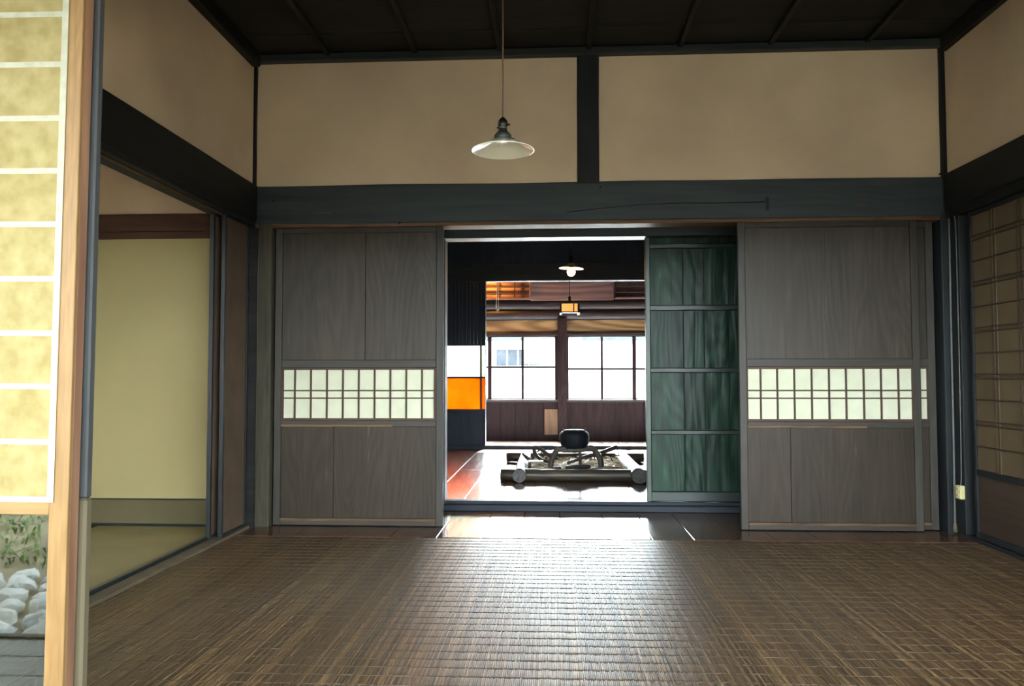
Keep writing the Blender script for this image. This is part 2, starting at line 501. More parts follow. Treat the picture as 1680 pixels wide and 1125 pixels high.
W = 3.976
ZBT, ZBB, ZPT, ZCL, ZC = 2.003, 1.777, 2.738, 2.707, 2.80
YMAT = -0.235
YF = -2.72            # garden side of the room
YIN = 0.58            # front of the inner sill
YP = 4.80             # partition beyond the hearth
YW = 6.20             # window wall

# ================================================================== SETTING: front room
fl = tag(box('floor', -0.01, W + 0.12, YF, YMAT, -0.12, -0.012, beam_y), 'dark subfloor lying under the brown reed mat', 'floor', 'structure')

# plank strip between mat and hearth room and on through the hearth room
fp = tag(empty('floor_planks', (2, 0.2, 0)), 'dark glossy floorboards between the reed mat and the inner threshold', 'floor', 'structure')
fp.name = 'floor_passage'
box('underfloor', -0.15, 4.3, YMAT, 0.62, -0.12, -0.032, beam_y, fp, 0)
seams = [X(px, -0.2, 878) for px in (485, 563, 642, 718, 790, 853, 920, 1000, 1069, 1137, 1200, 1272, 1345, 1420, 1495)]
seams = [-0.15, 0.0] + seams + [3.88, 4.08, 4.3]
for a, b in zip(seams[:-1], seams[1:]):
    box('plank', a + 0.0012, b - 0.0012, YMAT, 0.60, -0.03 + random.uniform(-.0006, .0006), 0.0, floor_plank, fp, 0.0025)
box('edge_strip', -0.02, W + 0.12, YMAT - 0.018, YMAT - 0.001, -0.03, -0.013, beam_y, fp, 0.002)

# far wall
wf = tag(empty('wall_far', (2, 0.05, ZBT)), 'tan plaster wall above the long dark beam, facing the camera', 'wall', 'structure')
xs0, xs1 = X(947, 0, 200), X(983, 0, 200)
box('plaster_panel', -0.02, xs0 + 0.01, 0.016, 0.07, ZBT - 0.03, ZPT + 0.03, plaster, wf, 0.004)
box('plaster_panel', xs1 - 0.01, W + 0.02, 0.016, 0.07, ZBT - 0.03, ZPT + 0.03, plaster, wf, 0.004)
box('wall_core', -0.1, W + 0.1, 0.07, 0.11, ZBT - 0.06, ZC + 0.1, dark_wall, wf, 0)
t1 = tag(empty('trim_1', (2, 0.04, ZBB)), 'long hewn slate-black beam running across above the sliding doors', 'beam', 'structure')
hewn('timber', -0.06, W + 0.03, 0.0, 0.12, ZBB, ZBT, beam_x, t1, 'x', 0.007, 1.3, 60)
box('door_head_track', 0.0, W, 0.008, 0.14, ZBB - 0.020, ZBB + 0.004, worn_lit_edge, t1, 0.002)
# marks on the beam: joint peg, mortise slot, pale splinters
m0 = P(1259, 334, 'y', -0.002)
box('mortise_peg', m0.x - 0.007, m0.x + 0.007, -0.006, 0.01, m0.z - 0.036, m0.z + 0.036, beam_z, t1, 0.002)
m0 = P(1413, 336, 'y', -0.002)
box('splinter', m0.x - 0.018, m0.x + 0.018, -0.005, 0.01, m0.z - 0.003, m0.z + 0.003, far_tan, t1, 0.001)
m0 = P(530, 349, 'y', -0.002)
box('splinter', m0.x - 0.07, m0.x + 0.05, -0.0055, 0.01, m0.z - 0.004, m0.z + 0.003, worn_lit_edge, t1, 0.001)
for px, py in ((985, 307), (1543, 285), (655, 366), (448, 329)):
    q = P(px, py, 'y', -0.004)
    box('nail', q.x - 0.004, q.x + 0.004, -0.010, 0.01, q.z - 0.004, q.z + 0.004, iron, t1, 0.001)
# crack along the beam
cr = [(930, 348), (985, 342), (1050, 336), (1110, 333), (1180, 333), (1255, 331)]
tube('crack', [P(px, py, 'y', 0.0015) for px, py in cr], 0.0028, iron, t1, 5)

t2 = tag(hewn('trim_2', xs0, xs1, 0.0, 0.09, ZBT - 0.01, ZC, beam_z, None, 'z', 0.004, 3, 14), 'short dark post between the two tan plaster panels', 'post', 'structure')
t3 = tag(hewn('trim_3', -0.045, 0.002, -0.006, 0.07, ZBT - 0.02, ZC, beam_z, None, 'z', 0.004, 3, 14), 'thin dark corner post beside the left plaster panel', 'post', 'structure')
t4 = tag(hewn('trim_4', W - 0.012, W + 0.05, -0.006, 0.07, ZBB - 0.02, ZC, beam_z, None, 'z', 0.006, 3, 20), 'thin dark corner post where the far wall meets the brown-shoji wall', 'post', 'structure')
# ceiling with battens and boards
ce = tag(empty('ceiling', (2, -1.3, ZC)), 'dark board ceiling with thin battens running away from the camera', 'ceiling', 'structure')
ye = [0.14, P(700, 54, 'z', ZC).y]
while ye[-1] > YF - 0.3:
    ye.append(ye[-1] - 0.27)
for i, (a, b) in enumerate(zip(ye[:-1], ye[1:])):
    box('board', -0.1, W + 0.15, b - 0.012, a, ZC + (0.006 if i % 2 else 0.0), ZC + 0.014 + (0.006 if i % 2 else 0), ceil_mat, ce, 0.002)
for px, py in ((540, 92), (682, 90), (820, 88), (966, 85), (1115, 80), (1262, 75), (1420, 70)):
    x = P(px, py, 'y', 0).x
    box('batten', x - 0.014, x + 0.014, YF - 0.2, 0.02, ZC - 0.030, ZC, beam_y, ce, 0.004)
t5 = tag(box('trim_5', -0.05, W + 0.05, -0.03, 0.06, ZPT + 0.006, ZC - 0.012, beam_x, None, 0.004), 'dark ceiling moulding along the top of the far wall', 'moulding', 'structure')
t6 = tag(box('trim_6', -0.06, 0.035, YF, -0.03, ZCL + 0.004, ZC - 0.004, beam_y, None, 0.004), 'black ceiling moulding above the plaster over the tatami room opening', 'moulding', 'structure')
t7 = tag(box('trim_7', W - 0.02, W + 0.08, YF, -0.03, ZPT - 0.03, ZC - 0.004, beam_y, None, 0.004), 'black ceiling moulding above the plaster over the brown shoji', 'moulding', 'structure')

# left wall: plaster, beam, tracks, sill
wl = tag(empty('wall_left', (-0.05, -1.3, ZBT)), 'plaster wall over the opening to the tatami room', 'wall', 'structure')
box('plaster_panel', -0.08, -0.012, YF, -0.01, ZBT - 0.03, ZC, plaster, wl, 0.004)
t8 = tag(empty('trim_8', (-0.05, -1.3, ZBB)), 'deep black beam over the opening to the tatami room', 'beam', 'structure')
hewn('timber', -0.11, 0.012, YF, 0.02, ZBB + 0.012, ZBT + 0.004, beam_y, t8, 'y', 0.006, 1.4, 40, 3.1)
box('track', -0.10, -0.040, YF, 0.0, ZBB - 0.022, ZBB + 0.02, beam_y, t8, 0.002)
box('track', -0.037, 0.004, YF, 0.0, ZBB - 0.012, ZBB + 0.02, beam_y, t8, 0.002)
box('lit_lip', -0.0385, -0.0365, YF, 0.0, ZBB - 0.023, ZBB - 0.012, worn_lit_edge, t8, 0.0005)  # thin brown strip painting the lit line under the beam
t9 = tag(empty('trim_9', (-0.05, -1.3, 0)), 'worn brown threshold along the edge of the reed mat', 'threshold', 'structure')
box('threshold', -0.075, 0.004, YF, -0.02, -0.04, 0.012, sill_wood, t9, 0.006)
box('rail', -0.105, -0.077, YF, -0.02, -0.04, 0.026, lacquer, t9, 0.003)

# fusuma leaves by the corner
ya = P(363, 700, 'x', -0.030).y
yb = P(346, 700, 'x', -0.068).y
def fusuma(name, label, x, y0, y1, z0, z1, paper, frame, n):
    d = tag(empty(name, (x, (y0 + y1) / 2, z0)), label, 'sliding door', 'structure')
    f = 0.022
    box('stile', x - 0.018, x + 0.004, y0, y0 + f, z0, z1, frame, d)
    box('stile', x - 0.018, x + 0.004, y1 - f, y1, z0, z1, frame, d)
    box('rail', x - 0.018, x + 0.004, y0 + f, y1 - f, z0, z0 + f * 0.6, frame, d)
    box('rail', x - 0.018, x + 0.004, y0 + f, y1 - f, z1 - f * 0.6, z1, frame, d)
    box('paper_panel', x - 0.015, x - 0.004, y0 + f, y1 - f, z0 + f * 0.6, z1 - f * 0.6, paper, d, 0.0005)
    return d
fusuma('door_1', 'brown paper sliding door with black edge, pushed into the corner, nearer of two', -0.026, ya, -0.02, 0.012, ZBB - 0.012, fusuma_brown, lacquer, 1)
fusuma('door_2', 'brown sliding door showing only its black edge behind the nearer leaf', -0.072, yb, -0.02, 0.012, ZBB - 0.012, fusuma_brown, lacquer, 1)

# tatami room beyond the left wall
XL = -2.6
fs_ = tag(empty('floor_side', (-1.3, -1.3, 0)), 'straw tatami floor of the side room', 'floor', 'structure')
box('underfloor', XL, -0.105, YF, 0.0, -0.12, -0.03, beam_y, fs_, 0)
for i in range(3):
    x1 = -0.107 - i * 0.826
    tm = box('tatami', x1 - 0.824, x1, YF + 0.02, -0.02, -0.03, 0.004, tatami, fs_, 0.004)
    box('cloth_border', x1 - 0.824, x1 - 0.797, YF + 0.02, -0.02, 0.003, 0.0055, tatami_edge, tm, 0.0005)
ws = tag(empty('wall_side', (-1.3, 0.0, 1.8)), 'plaster wall above the reddish lintel in the tatami room', 'wall', 'structure')
yS = -0.02
z392, z380, z352 = Z(392, yS, 250), Z(380, yS, 250), Z(352, yS, 250)
box('plaster_panel', XL, -0.1, yS + 0.01, yS + 0.08, z352 - 0.02, 2.8, plaster, ws, 0.003)
t10 = tag(empty('trim_10', (-1.3, yS, z392)), 'reddish brown lintel over the olive paper doors in the tatami room', 'lintel', 'structure')
box('upper_board', XL, -0.1, yS - 0.020, yS + 0.08, z380, z352, red_lintel, t10, 0.003)
box('lower_board', XL, -0.1, yS - 0.012, yS + 0.08, z392, z380 - 0.002, red_lintel, t10, 0.003)
z818, z870 = Z(819, yS, 250), 0.006
def olive_door(n, x0, x1, label):
    d = tag(empty('door_%d' % n, ((x0 + x1) / 2, yS, 0)), label, 'sliding door', 'structure')
    box('paper_panel', x0, x1, yS, yS + 0.02, z818 + 0.004, z392 + 0.01, fusuma_olive, d, 0.001)
    box('low_panel', x0, x1, yS + 0.001, yS + 0.02, z870 + 0.006, z818, fusuma_band, d, 0.001)
    box('rail', x0, x1, yS - 0.006, yS + 0.02, z818 - 0.002, z818 + 0.006, lacquer, d, 0.001)
    box('rail', x0, x1, yS - 0.008, yS + 0.02, z870 - 0.004, z870 + 0.012, lacquer, d, 0.001)
    return d
olive_door(3, -0.98, -0.104, 'plain olive paper sliding door with brown bottom band, in the tatami room')
olive_door(4, -1.90, -0.985, 'olive paper sliding door next to the brown-banded one, mostly behind the yellow shoji')
tag(box('wall_side_end', XL - 0.06, XL, YF, 0.06, 0, 2.8, plaster, None, 0), 'outer plaster end wall of the tatami room', 'wall', 'structure')
tag(box('wall_side_shade', XL, -0.62, YF - 0.01, YF + 0.04, -0.03, 2.75, plaster, None, 0), 'unseen plaster wall added to dim the tatami room', 'wall', 'structure')  # unseen wall added to cut the daylight reaching the tatami room
tag(box('ceiling_side', XL - 0.06, -0.085, YF - 0.1, 0.06, 2.72, 2.75, ceil_mat, None, 0), 'dark board ceiling over the tatami room', 'ceiling', 'structure')

# right wall: corner pillars, shoji, plaster, beam
wr = tag(empty('wall_right', (W + 0.05, -1.3, ZBT)), 'plaster wall over the brown shoji', 'wall', 'structure')
box('plaster_panel', W + 0.012, W + 0.09, YF, -0.01, ZBT - 0.05, ZC, plaster, wr, 0.004)
t11 = tag(empty('trim_11', (W + 0.05, -1.3, ZBB)), 'deep black beam over the brown shoji', 'beam', 'structure')
hewn('timber', W - 0.006, W + 0.12, YF, 0.0, ZBB + 0.03, ZBT + 0.006, beam_y, t11, 'y', 0.010, 1.4, 40, 8.3)
box('track', W + 0.005, W + 0.12, YF, -0.02, ZBB - 0.02, ZBB + 0.04, beam_y, t11, 0.003)
t12 = tag(empty('trim_12', (W + 0.05, -1.3, 0)), 'black threshold under the brown shoji at the edge of the reed mat', 'threshold', 'structure')
box('threshold', W + 0.012, W + 0.13, YF, -0.02, -0.05, 0.014, right_frame, t12, 0.004)
yq = P(1592, 600, 'x', W + 0.03).y
yq2 = P(1583, 600, 'x', W + 0.03).y
t13 = tag(empty('trim_13', (W, 0.0, 0)), 'black corner pillar beside the overlapping plank door', 'pillar', 'structure')
hewn('timber', 3.952, W + 0.10, -0.003, 0.13, 0.0, ZBB + 0.02, beam_z, t13, 'z', 0.004, 2, 20, 1.1)
t14 = tag(box('trim_14', W + 0.016, W + 0.11, yq2 + 0.002, -0.004, 0.012, ZBB, right_frame, None, 0.004), 'black jamb board on the shoji wall, carrying the outlet', 'jamb', 'structure')

def brown_shoji(n, label, y1, width):
    y0 = y1 - width
    x = W + 0.035
    d = tag(empty('door_%d' % n, (x, (y0 + y1) / 2, 0)), label, 'shoji', 'structure')
    st = 0.024
    z0, z1 = 0.016, ZBB - 0.022
    zl = P(1598, 773, 'x', x).z
    box('stile', x, x + 0.03, y0, y0 + st, z0, z1, right_frame, d)
    box('stile', x, x + 0.03, y1 - st, y1, z0, z1, right_frame, d)
    box('rail', x, x + 0.03, y0 + st, y1 - st, z0, z0 + 0.03, right_frame, d)
    box('rail', x, x + 0.03, y0 + st, y1 - st, zl - 0.018, zl + 0.014, right_frame, d)
    box('rail', x, x + 0.03, y0 + st, y1 - st, z1 - 0.02, z1, right_frame, d)
    box('low_board', x + 0.010, x + 0.022, y0 + st, y1 - st, z0 + 0.03, zl - 0.018, right_panel, d, 0.001)
    zz = zl + 0.014
    pitch = (z1 - 0.02 - zz) / 11.0
    ys = []
    yy = y1 - st
    k = 0
    for px in (1632, 1676):
        ys.append(P(px, 600, 'x', x).y)
    gap = ys[0] - ys[1]
    while ys[-1] - gap > y0 + st + 0.05:
        ys.append(ys[-1] - gap)
    for r in range(11):
        box('paper_sheet', x + 0.010, x + 0.014, y0 + st, y1 - st, zz + r * pitch + 0.001, zz + (r + 1) * pitch - 0.001, right_paper, d, 0.0004)
    for r in range(1, 11):
        z = zz + r * pitch
        offs = (-0.011, 0.011) if r % 2 == 0 else (0.0,)
        for q in offs:
            box('rib', x + 0.002, x + 0.012, y0 + st, y1 - st, z + q - 0.003, z + q + 0.003, right_rib, d, 0.0006)
    for y in ys:
        for q in (-0.014, 0.014):
            box('upright', x + 0.005, x + 0.012, y + q - 0.006, y + q + 0.006, zz, z1 - 0.02, right_ribv, d, 0.0006)
    return d
brown_shoji(5, 'paper shoji darkened brown for shade, with dark ribs and a low board, nearest the outlet', yq, 0.88)
brown_shoji(6, 'paper shoji darkened brown for shade, further along the same wall, towards the garden', yq - 0.885, 0.88)
box_y2 = yq - 1.77
tag(box('wall_right_end', W + 0.03, W + 0.1, YF, box_y2, 0.012, ZBB, plaster, None, 0.002), 'plaster pier closing the shoji wall on the garden side', 'wall', 'structure')
tag(box('wall_right_backing', W + 0.14, W + 0.16, YF, 0.0, -0.1, ZC, dark_wall, None, 0), 'dark wall behind the brown shoji', 'wall', 'structure')

# left pillar under the beam
t15 = tag(hewn('trim_15', 0.017, 0.101, 0.004, 0.11, 0.0, ZBB, post_olive, None, 'z', 0.003, 2, 20, 5.5), 'olive-brown worn pillar between the brown sliding door and the plank door', 'pillar', 'structure')
t16 = tag(box('trim_16', -0.06, 0.016, 0.02, 0.11, 0.0, ZBB, ceil_mat, None, 0.002), 'black recess strip in the corner behind the worn pillar', 'post', 'structure')

# ------------------------------------------------------------------ plank doors with paper lattice
def plank_door(n, label, px0, px1, y, up_seam, low_seam, vbars, lat, hb):
    x0, x1 = X(px0, y), X(px1, y)
    yb_ = y + 0.03
    d = tag(empty('door_%d' % n, ((x0 + x1) / 2, y, 0.0)), label, 'sliding door', 'structure')
    st = 0.042
    zs = [0.004, 0.046, 0.580, 0.616, 0.927, 0.973, 1.728, 1.764]
    box('stile', x0, x0 + st, y, yb_, zs[0], zs[7], door_frame_v, d, 0.003)
    box('stile', x1 - st, x1, y, yb_, zs[0], zs[7], door_frame_v, d, 0.003)
    a, b = x0 + st, x1 - st
    br = box('rail', a, b, y + 0.001, yb_, zs[0], zs[1], door_frame_h, d, 0.003)
    box('worn_strip', a, b, y - 0.0005, y + 0.004, zs[1] - 0.016, zs[1] - 0.001, worn_lit_edge, br, 0.0015)
    mr_ = box('rail', a, b, y + 0.001, yb_, zs[2], zs[3], door_frame_h, d, 0.003)
    box('worn_strip', a, a + (b - a) * 0.72, y - 0.0005, y + 0.004, zs[2], zs[2] + 0.013, worn_lit_edge, mr_, 0.0015)
    box('rail', a, b, y + 0.001, yb_, zs[4], zs[5], door_frame_h, d, 0.003)
    box('rail', a, b, y + 0.001, yb_, zs[6], zs[7], door_frame_h, d, 0.003)
    ups = [a] + [X(p, y) for p in up_seam] + [b]
    for u, v in zip(ups[:-1], ups[1:]):
        box('upper_board', u + 0.0012, v - 0.0012, y + 0.009, y + 0.02, zs[5], zs[6], door_board, d, 0.0015)
    lows = [a] + [X(p, y) for p in low_seam] + [b]
    for u, v in zip(lows[:-1], lows[1:]):
        box('low_board', u + 0.001, v - 0.001, y + 0.009, y + 0.02, zs[1], zs[2], door_low, d, 0.0015)
    # lattice window
    la = tag(box('lattice_frame', a, b, y + 0.004, y + 0.024, zs[3], zs[3] + 0.013, lattice_mat, d, 0.001))
    box('lattice_frame', a, b, y + 0.004, y + 0.024, zs[4] - 0.012, zs[4], lattice_mat, d, 0.001)
    xa, xb = X(lat[0], y), X(lat[1], y)
    box('lattice_frame', a, xa, y + 0.004, y + 0.024, zs[3] + 0.013, zs[4] - 0.012, lattice_mat, d, 0.001)
    box('lattice_frame', xb, b, y + 0.004, y + 0.024, zs[3] + 0.013, zs[4] - 0.012, lattice_mat, d, 0.001)
    za, zb = zs[3] + 0.013, zs[4] - 0.012
    xv = [X(p, y) for p in vbars]
    hz = [za + (zb - za) * t for t in hb]
    for x in xv:
        box('lattice_bar', x - 0.0046, x + 0.0046, y + 0.006, y + 0.016, za, zb, lattice_mat, d, 0.0008)
    for z in hz:
        box('lattice_crossbar', xa, xb, y + 0.007, y + 0.015, z - 0.0038, z + 0.0038, lattice_mat, d, 0.0008)
    cx = [xa] + xv + [xb]; cz = [za] + hz + [zb]
    for i in range(len(cx) - 1):
        for j in range(len(cz) - 1):
            box('paper_pane', cx[i] + 0.0002, cx[i + 1] - 0.0002, y + 0.016, y + 0.0175, cz[j] + 0.0002, cz[j + 1] - 0.0002, white_paper, d, 0)
    return d, x0, x1

d7, _, _ = plank_door(7, 'grey-brown plank sliding door with paper lattice, beside the worn olive pillar', 450, 727, 0.045,
                      (598,), (547.5,), [483, 509.4, 535.7, 562, 588, 614, 640, 666, 692], (464.5, 711.5), (0.415, 0.57))
d8, _, _ = plank_door(8, 'grey-brown plank sliding door with paper lattice, overlapping the green board door', 1213, 1511, 0.030,
                      (), (1296,), [1248.5, 1276, 1304, 1332.5, 1361, 1389, 1418, 1446.5, 1475], (1227.5, 1497), (0.415, 0.57))
d9 = copy_tree(d8)
d9.name = 'door_9'
d9.location.x += 0.104; d9.location.y += 0.045
d9['label'] = 'plank sliding door almost hidden behind another one, showing a thin strip of lattice'

# ================================================================== inner opening
XR, XLh = 4.7, -0.9
t17 = tag(empty('trim_17', (2, YIN, 0)), 'dark raised threshold in front of the hearth room', 'threshold', 'structure')
box('board', -0.15, 4.3, YIN, YIN + 0.05, 0.0, 0.040, dark_beam, t17, 0.004)
box('rail', -0.15, 4.3, YIN + 0.052, YIN + 0.14, 0.0, 0.058, dark_beam, t17, 0.003)
zi = Z(389, YIN)
t18 = tag(empty('trim_18', (2, YIN, zi)), 'dark lintel over the doorway to the hearth room', 'lintel', 'structure')
box('board', -0.15, 4.3, YIN + 0.0, YIN + 0.14, zi, zi + 0.17, beam_x, t18, 0.003)
xj = X(729.5, YIN)
t19 = tag(box('trim_19', xj - 0.09, xj, YIN + 0.01, YIN + 0.13, 0.04, zi, beam_z, None, 0.003), 'dark jamb just behind the edge of the left plank door', 'jamb', 'structure')
tag(box('wall_inner_west', -0.15, xj - 0.09, YIN + 0.05, YIN + 0.10, 0.04, zi, dark_wall, None, 0), 'dark boarding hidden behind the left plank door', 'wall', 'structure')
tag(box('wall_inner_upper', -0.9, 4.7, YIN + 0.02, YIN + 0.12, zi + 0.17, 3.0, dark_wall, None, 0), 'dark wall above the inner lintel', 'wall', 'structure')
tag(box('ceiling_passage', -0.1, W + 0.15, 0.11, YIN + 0.02, zi + 0.17, zi + 0.2, ceil_mat, None, 0), 'dark soffit over the passage behind the plank doors', 'ceiling', 'structure')
tag(box('wall_passage_west', -0.16, -0.06, 0.11, YIN + 0.02, 0.0, zi + 0.2, dark_wall, None, 0), 'dark end wall of the passage behind the worn pillar', 'wall', 'structure')
tag(box('wall_passage_east', W + 0.1, W + 0.2, 0.11, YIN + 0.02, 0.0, zi + 0.2, dark_wall, None, 0), 'dark end wall of the passage behind the overlapping doors', 'wall', 'structure')

# green hewn board door
yg = YIN + 0.06
gx0 = X(1060, yg); gx1 = X(1245, yg)
dg = tag(empty('door_10', ((gx0 + gx1) / 2, yg, 0.058)), 'dark green hewn board door beside the hearth room doorway', 'sliding door', 'structure')
st0 = X(1068, yg)
zt = zi + 0.004
box('stile', gx0, st0, yg, yg + 0.035, 0.06, zt, green_stile, dg, 0.004)
box('stile', gx1 - 0.03, gx1, yg, yg + 0.035, 0.06, zt, green_stile, dg, 0.004)
bx_ = [st0] + [X(p, yg) for p in (1122.5, 1157, 1197.5)] + [gx1 - 0.03]
def ZG(py): return Z(py, yg, 1120)
rails = [(399, 407.5), (500, 509.5), (603, 611.5), (705, 713), (806, 818)]
rl = [(ZG(b), ZG(a)) for a, b in rails]
bands = [(ZG(399) + 0.0, zt), (ZG(500), ZG(407.5)), (ZG(603), ZG(509.5)), (ZG(705), ZG(611.5)), (ZG(806), ZG(713))]
rl[-1] = (0.06, rl[-1][1])
for a, b in rl:
    hewn('rail', st0, gx1 - 0.03, yg - 0.001, yg + 0.030, a, b, green_rail, dg, 'x', 0.003, 6, 14, a * 10)
for u, v in zip(bx_[:-1], bx_[1:]):
    for a, b in bands:
        # wavy hand-planed board face
        n1, n2 = 9, 14
        vs, fsx = [], []
        for i in range(n1 + 1):
            for j in range(n2 + 1):
                xx = u + 0.004 + (v - u - 0.008) * i / n1; zz = a + (b - a) * j / n2
                dy = 0.006 * noise.noise(Vector((xx * 38, zz * 5, a * 7))) + 0.002 * noise.noise(Vector((xx * 90, zz * 14, a * 3)))
                vs.append((xx, yg + 0.012 + dy, zz))
        for i in range(n1):
            for j in range(n2):
                k = i * (n2 + 1) + j
                fsx.append([k, k + n2 + 1, k + n2 + 2, k + 1])
        off = len(vs)
        vs += [(u + 0.004, yg + 0.026, a), (v - 0.004, yg + 0.026, a), (v - 0.004, yg + 0.026, b), (u + 0.004, yg + 0.026, b)]
        fsx.append([off + 3, off + 2, off + 1, off])
        c0 = Vector(((u + v) / 2, yg + 0.015, (a + b) / 2))
        raw('board', [Vector(q) - c0 for q in vs], fsx, green_board, dg, c0, True)
box('backing', st0 - 0.01, gx1 - 0.01, yg + 0.027, yg + 0.034, 0.062, zt - 0.003, iron, dg, 0)  # backing added to stop light leaking between the boards
tag(box('wall_inner_east', gx1 - 0.05, 4.3, YIN + 0.10, YIN + 0.14, 0.04, zi, dark_wall, None, 0), 'dark boarding behind the overlapping plank doors', 'wall', 'structure')

# ================================================================== hearth room
fh = tag(empty('floor_hearth', (2, 2.7, 0)), 'dark red-brown glossy plank floor of the hearth room', 'floor', 'structure')
box('underfloor', XLh, XR, YIN + 0.05, YW + 0.1, -0.15, -0.034, beam_y, fh, 0)
pitch = 0.245
x = XLh; i = 0
off = (seams[5] - XLh) % pitch
xs = [XLh] + [XLh + off + k * pitch for k in range(60) if XLh + off + k * pitch < XR] + [XR]
for a, b in zip(xs[:-1], xs[1:]):
    jy = 2.2 + random.uniform(-0.9, 1.2)
    for y0, y1 in ((YIN + 0.14, jy), (jy, YP - 0.02)):
        if b - a < 0.02: continue
        box('plank', a + 0.001, b - 0.001, y0 + 0.001, y1 - 0.001, -0.034, random.uniform(-.0008, .0008), floor_plank, fh, 0.002)
box('outer_floor', XLh, XR, YP + 0.10, YW, -0.034, -0.026, house_wall, fh, 0)
tag(box('wall_hearth_west', XLh - 0.1, XLh, YIN, YW, -0.1, 3.0, dark_wall, None, 0), 'dark side wall of the hearth room beyond the left plank door', 'wall', 'structure')
tag(box('wall_hearth_east', XR, XR + 0.1, YIN, YW, -0.1, 3.0, dark_wall, None, 0), 'dark side wall of the hearth room behind the green door', 'wall', 'structure')
tag(box('ceiling_hearth', XLh - 0.1, XR + 0.1, YIN, YW + 0.1, 2.95, 3.0, ceil_mat, None, 0), 'sooty ceiling over the hearth room', 'ceiling', 'structure')

# partition with the amber pane, opening to the right of it
xpj = X(796.5, YP)
zpl = Z(460.5, YP)
wp = tag(empty('wall_partition', (1.0, YP, 0)), 'blue-black partition and head wall beyond the hearth, haze in its colour', 'wall', 'structure')
box('head_wall', XLh, XR, YP + 0.02, YP + 0.10, zpl + 0.2, 2.95, dark_wall, wp, 0)
hewn('head_beam', XLh, XR, YP, YP + 0.11, zpl, Z(431, YP), dark_beam, wp, 'x', 0.004, 1.5, 30)
xst = X(788.2, YP)
box('jamb_post', X(795.5, YP), xpj, YP - 0.01, YP + 0.10, 0.0, zpl, dark_wall, wp, 0.003)
z567, z618, z620, z671 = Z(567, YP, 760), Z(617.5, YP, 760), Z(620.5, YP, 760), Z(671, YP, 760)
bw = 0.045
xx = X(795.5, YP)
while xx > XLh:
    box('wall_board', max(xx - bw, XLh) + 0.001, xx, YP + 0.02, YP + 0.035, z567 + 0.012, zpl, dark_wall, wp, 0.0025)
    xx -= bw
box('rail', XLh, X(795.5, YP), YP + 0.005, YP + 0.05, z567, z567 + 0.014, dark_beam, wp, 0.002)
box('rail', XLh, X(795.5, YP), YP + 0.005, YP + 0.05, z620, z618, dark_beam, wp, 0.001)
box('rail', XLh, X(795.5, YP), YP + 0.005, YP + 0.05, z671 - 0.04, z671, dark_beam, wp, 0.002)
box('low_board', XLh, X(795.5, YP), YP + 0.02, YP + 0.04, 0.03, z671 - 0.04, dark_wall, wp, 0.002)
box('sill', XLh, XR, YP - 0.03, YP + 0.09, -0.03, 0.044, dark_beam, wp, 0.004)
xa = X(795.3, YP)
sp = [xa, xst, xst - 0.58, xst - 0.62, XLh]
box('mullion', xst - 0.008, xst + 0.016, YP + 0.006, YP + 0.05, z671, z567, dark_beam, wp, 0.002)
box('mullion', xst - 0.60, xst - 0.57, YP + 0.006, YP + 0.05, z671, z567, dark_beam, wp, 0.002)
for a, b in ((xst + 0.016, xa), (xst - 0.57, xst - 0.008), (XLh, xst - 0.60)):
    box('amber_pane', a, b, YP + 0.02, YP + 0.024, z671, z620, amber_glass, wp, 0)
    box('milky_pane', a, b, YP + 0.02, YP + 0.024, z618, z567, milk_glass, wp, 0)

# window wall
ww = tag(empty('wall_window', (2, YW, 0)), 'dark wooden window wall with log beams at the far end', 'wall', 'structure')
def XW(px): return X(px, YW)
def ZW(py): return Z(py, YW, 930)
zwt, zwb = ZW(549), ZW(656)
pc0, pc1 = XW(915), XW(930)
box('post', pc0, pc1, YW - 0.06, YW + 0.06, -0.03, ZW(522), far_dark, ww, 0.004)
zs1, zs2 = ZW(548), ZW(525)
xws = [XLh, XW(800) - 1.0, pc0, pc1, pc1 + 1.12 * 1.9, XR]
for a, b in ((XLh, pc0), (pc1, XR)):
    box('frieze_board', a, b, YW - 0.01, YW + 0.03, zs1 + 0.012, zs2, far_tan, ww, 0.002)
    box('window_head', a, b, YW - 0.035, YW + 0.06, zwt - 0.02, zs1 + 0.012, far_dark_h, ww, 0.003)
    box('window_sill', a, b, YW - 0.05, YW + 0.06, zwb - 0.03, zwb + 0.006, far_dark_h, ww, 0.003)
# wainscot boards
bl = [XLh]
while bl[-1] < XW(800) - 0.25: bl.append(bl[-1] + 0.23)
bl += [XW(p) for p in (821, 845, 868, 892, 915)]
for i, (a, b) in enumerate(zip(bl[:-1], bl[1:])):
    box('wainscot_board', a + 0.001, b - 0.001, YW + (0.0 if i % 2 else 0.006), YW + 0.02, -0.03, zwb - 0.03, far_dark, ww, 0.003)
bl = [pc1 + k * (XR - pc1) / 8 for k in range(9)]
for a, b in zip(bl[:-1], bl[1:]):
    box('wainscot_board', a + 0.001, b - 0.001, YW, YW + 0.02, -0.03, zwb - 0.03, far_dark, ww, 0.001)
box('wainscot_backing', XLh, XR, YW + 0.02, YW + 0.05, -0.1, zwb - 0.03, far_dark, ww, 0)  # unseen backing added to block daylight through the board gaps
box('patch_board', XW(893), XW(914.5), YW - 0.016, YW, ZW(713), ZW(671), far_patch, ww, 0.002)
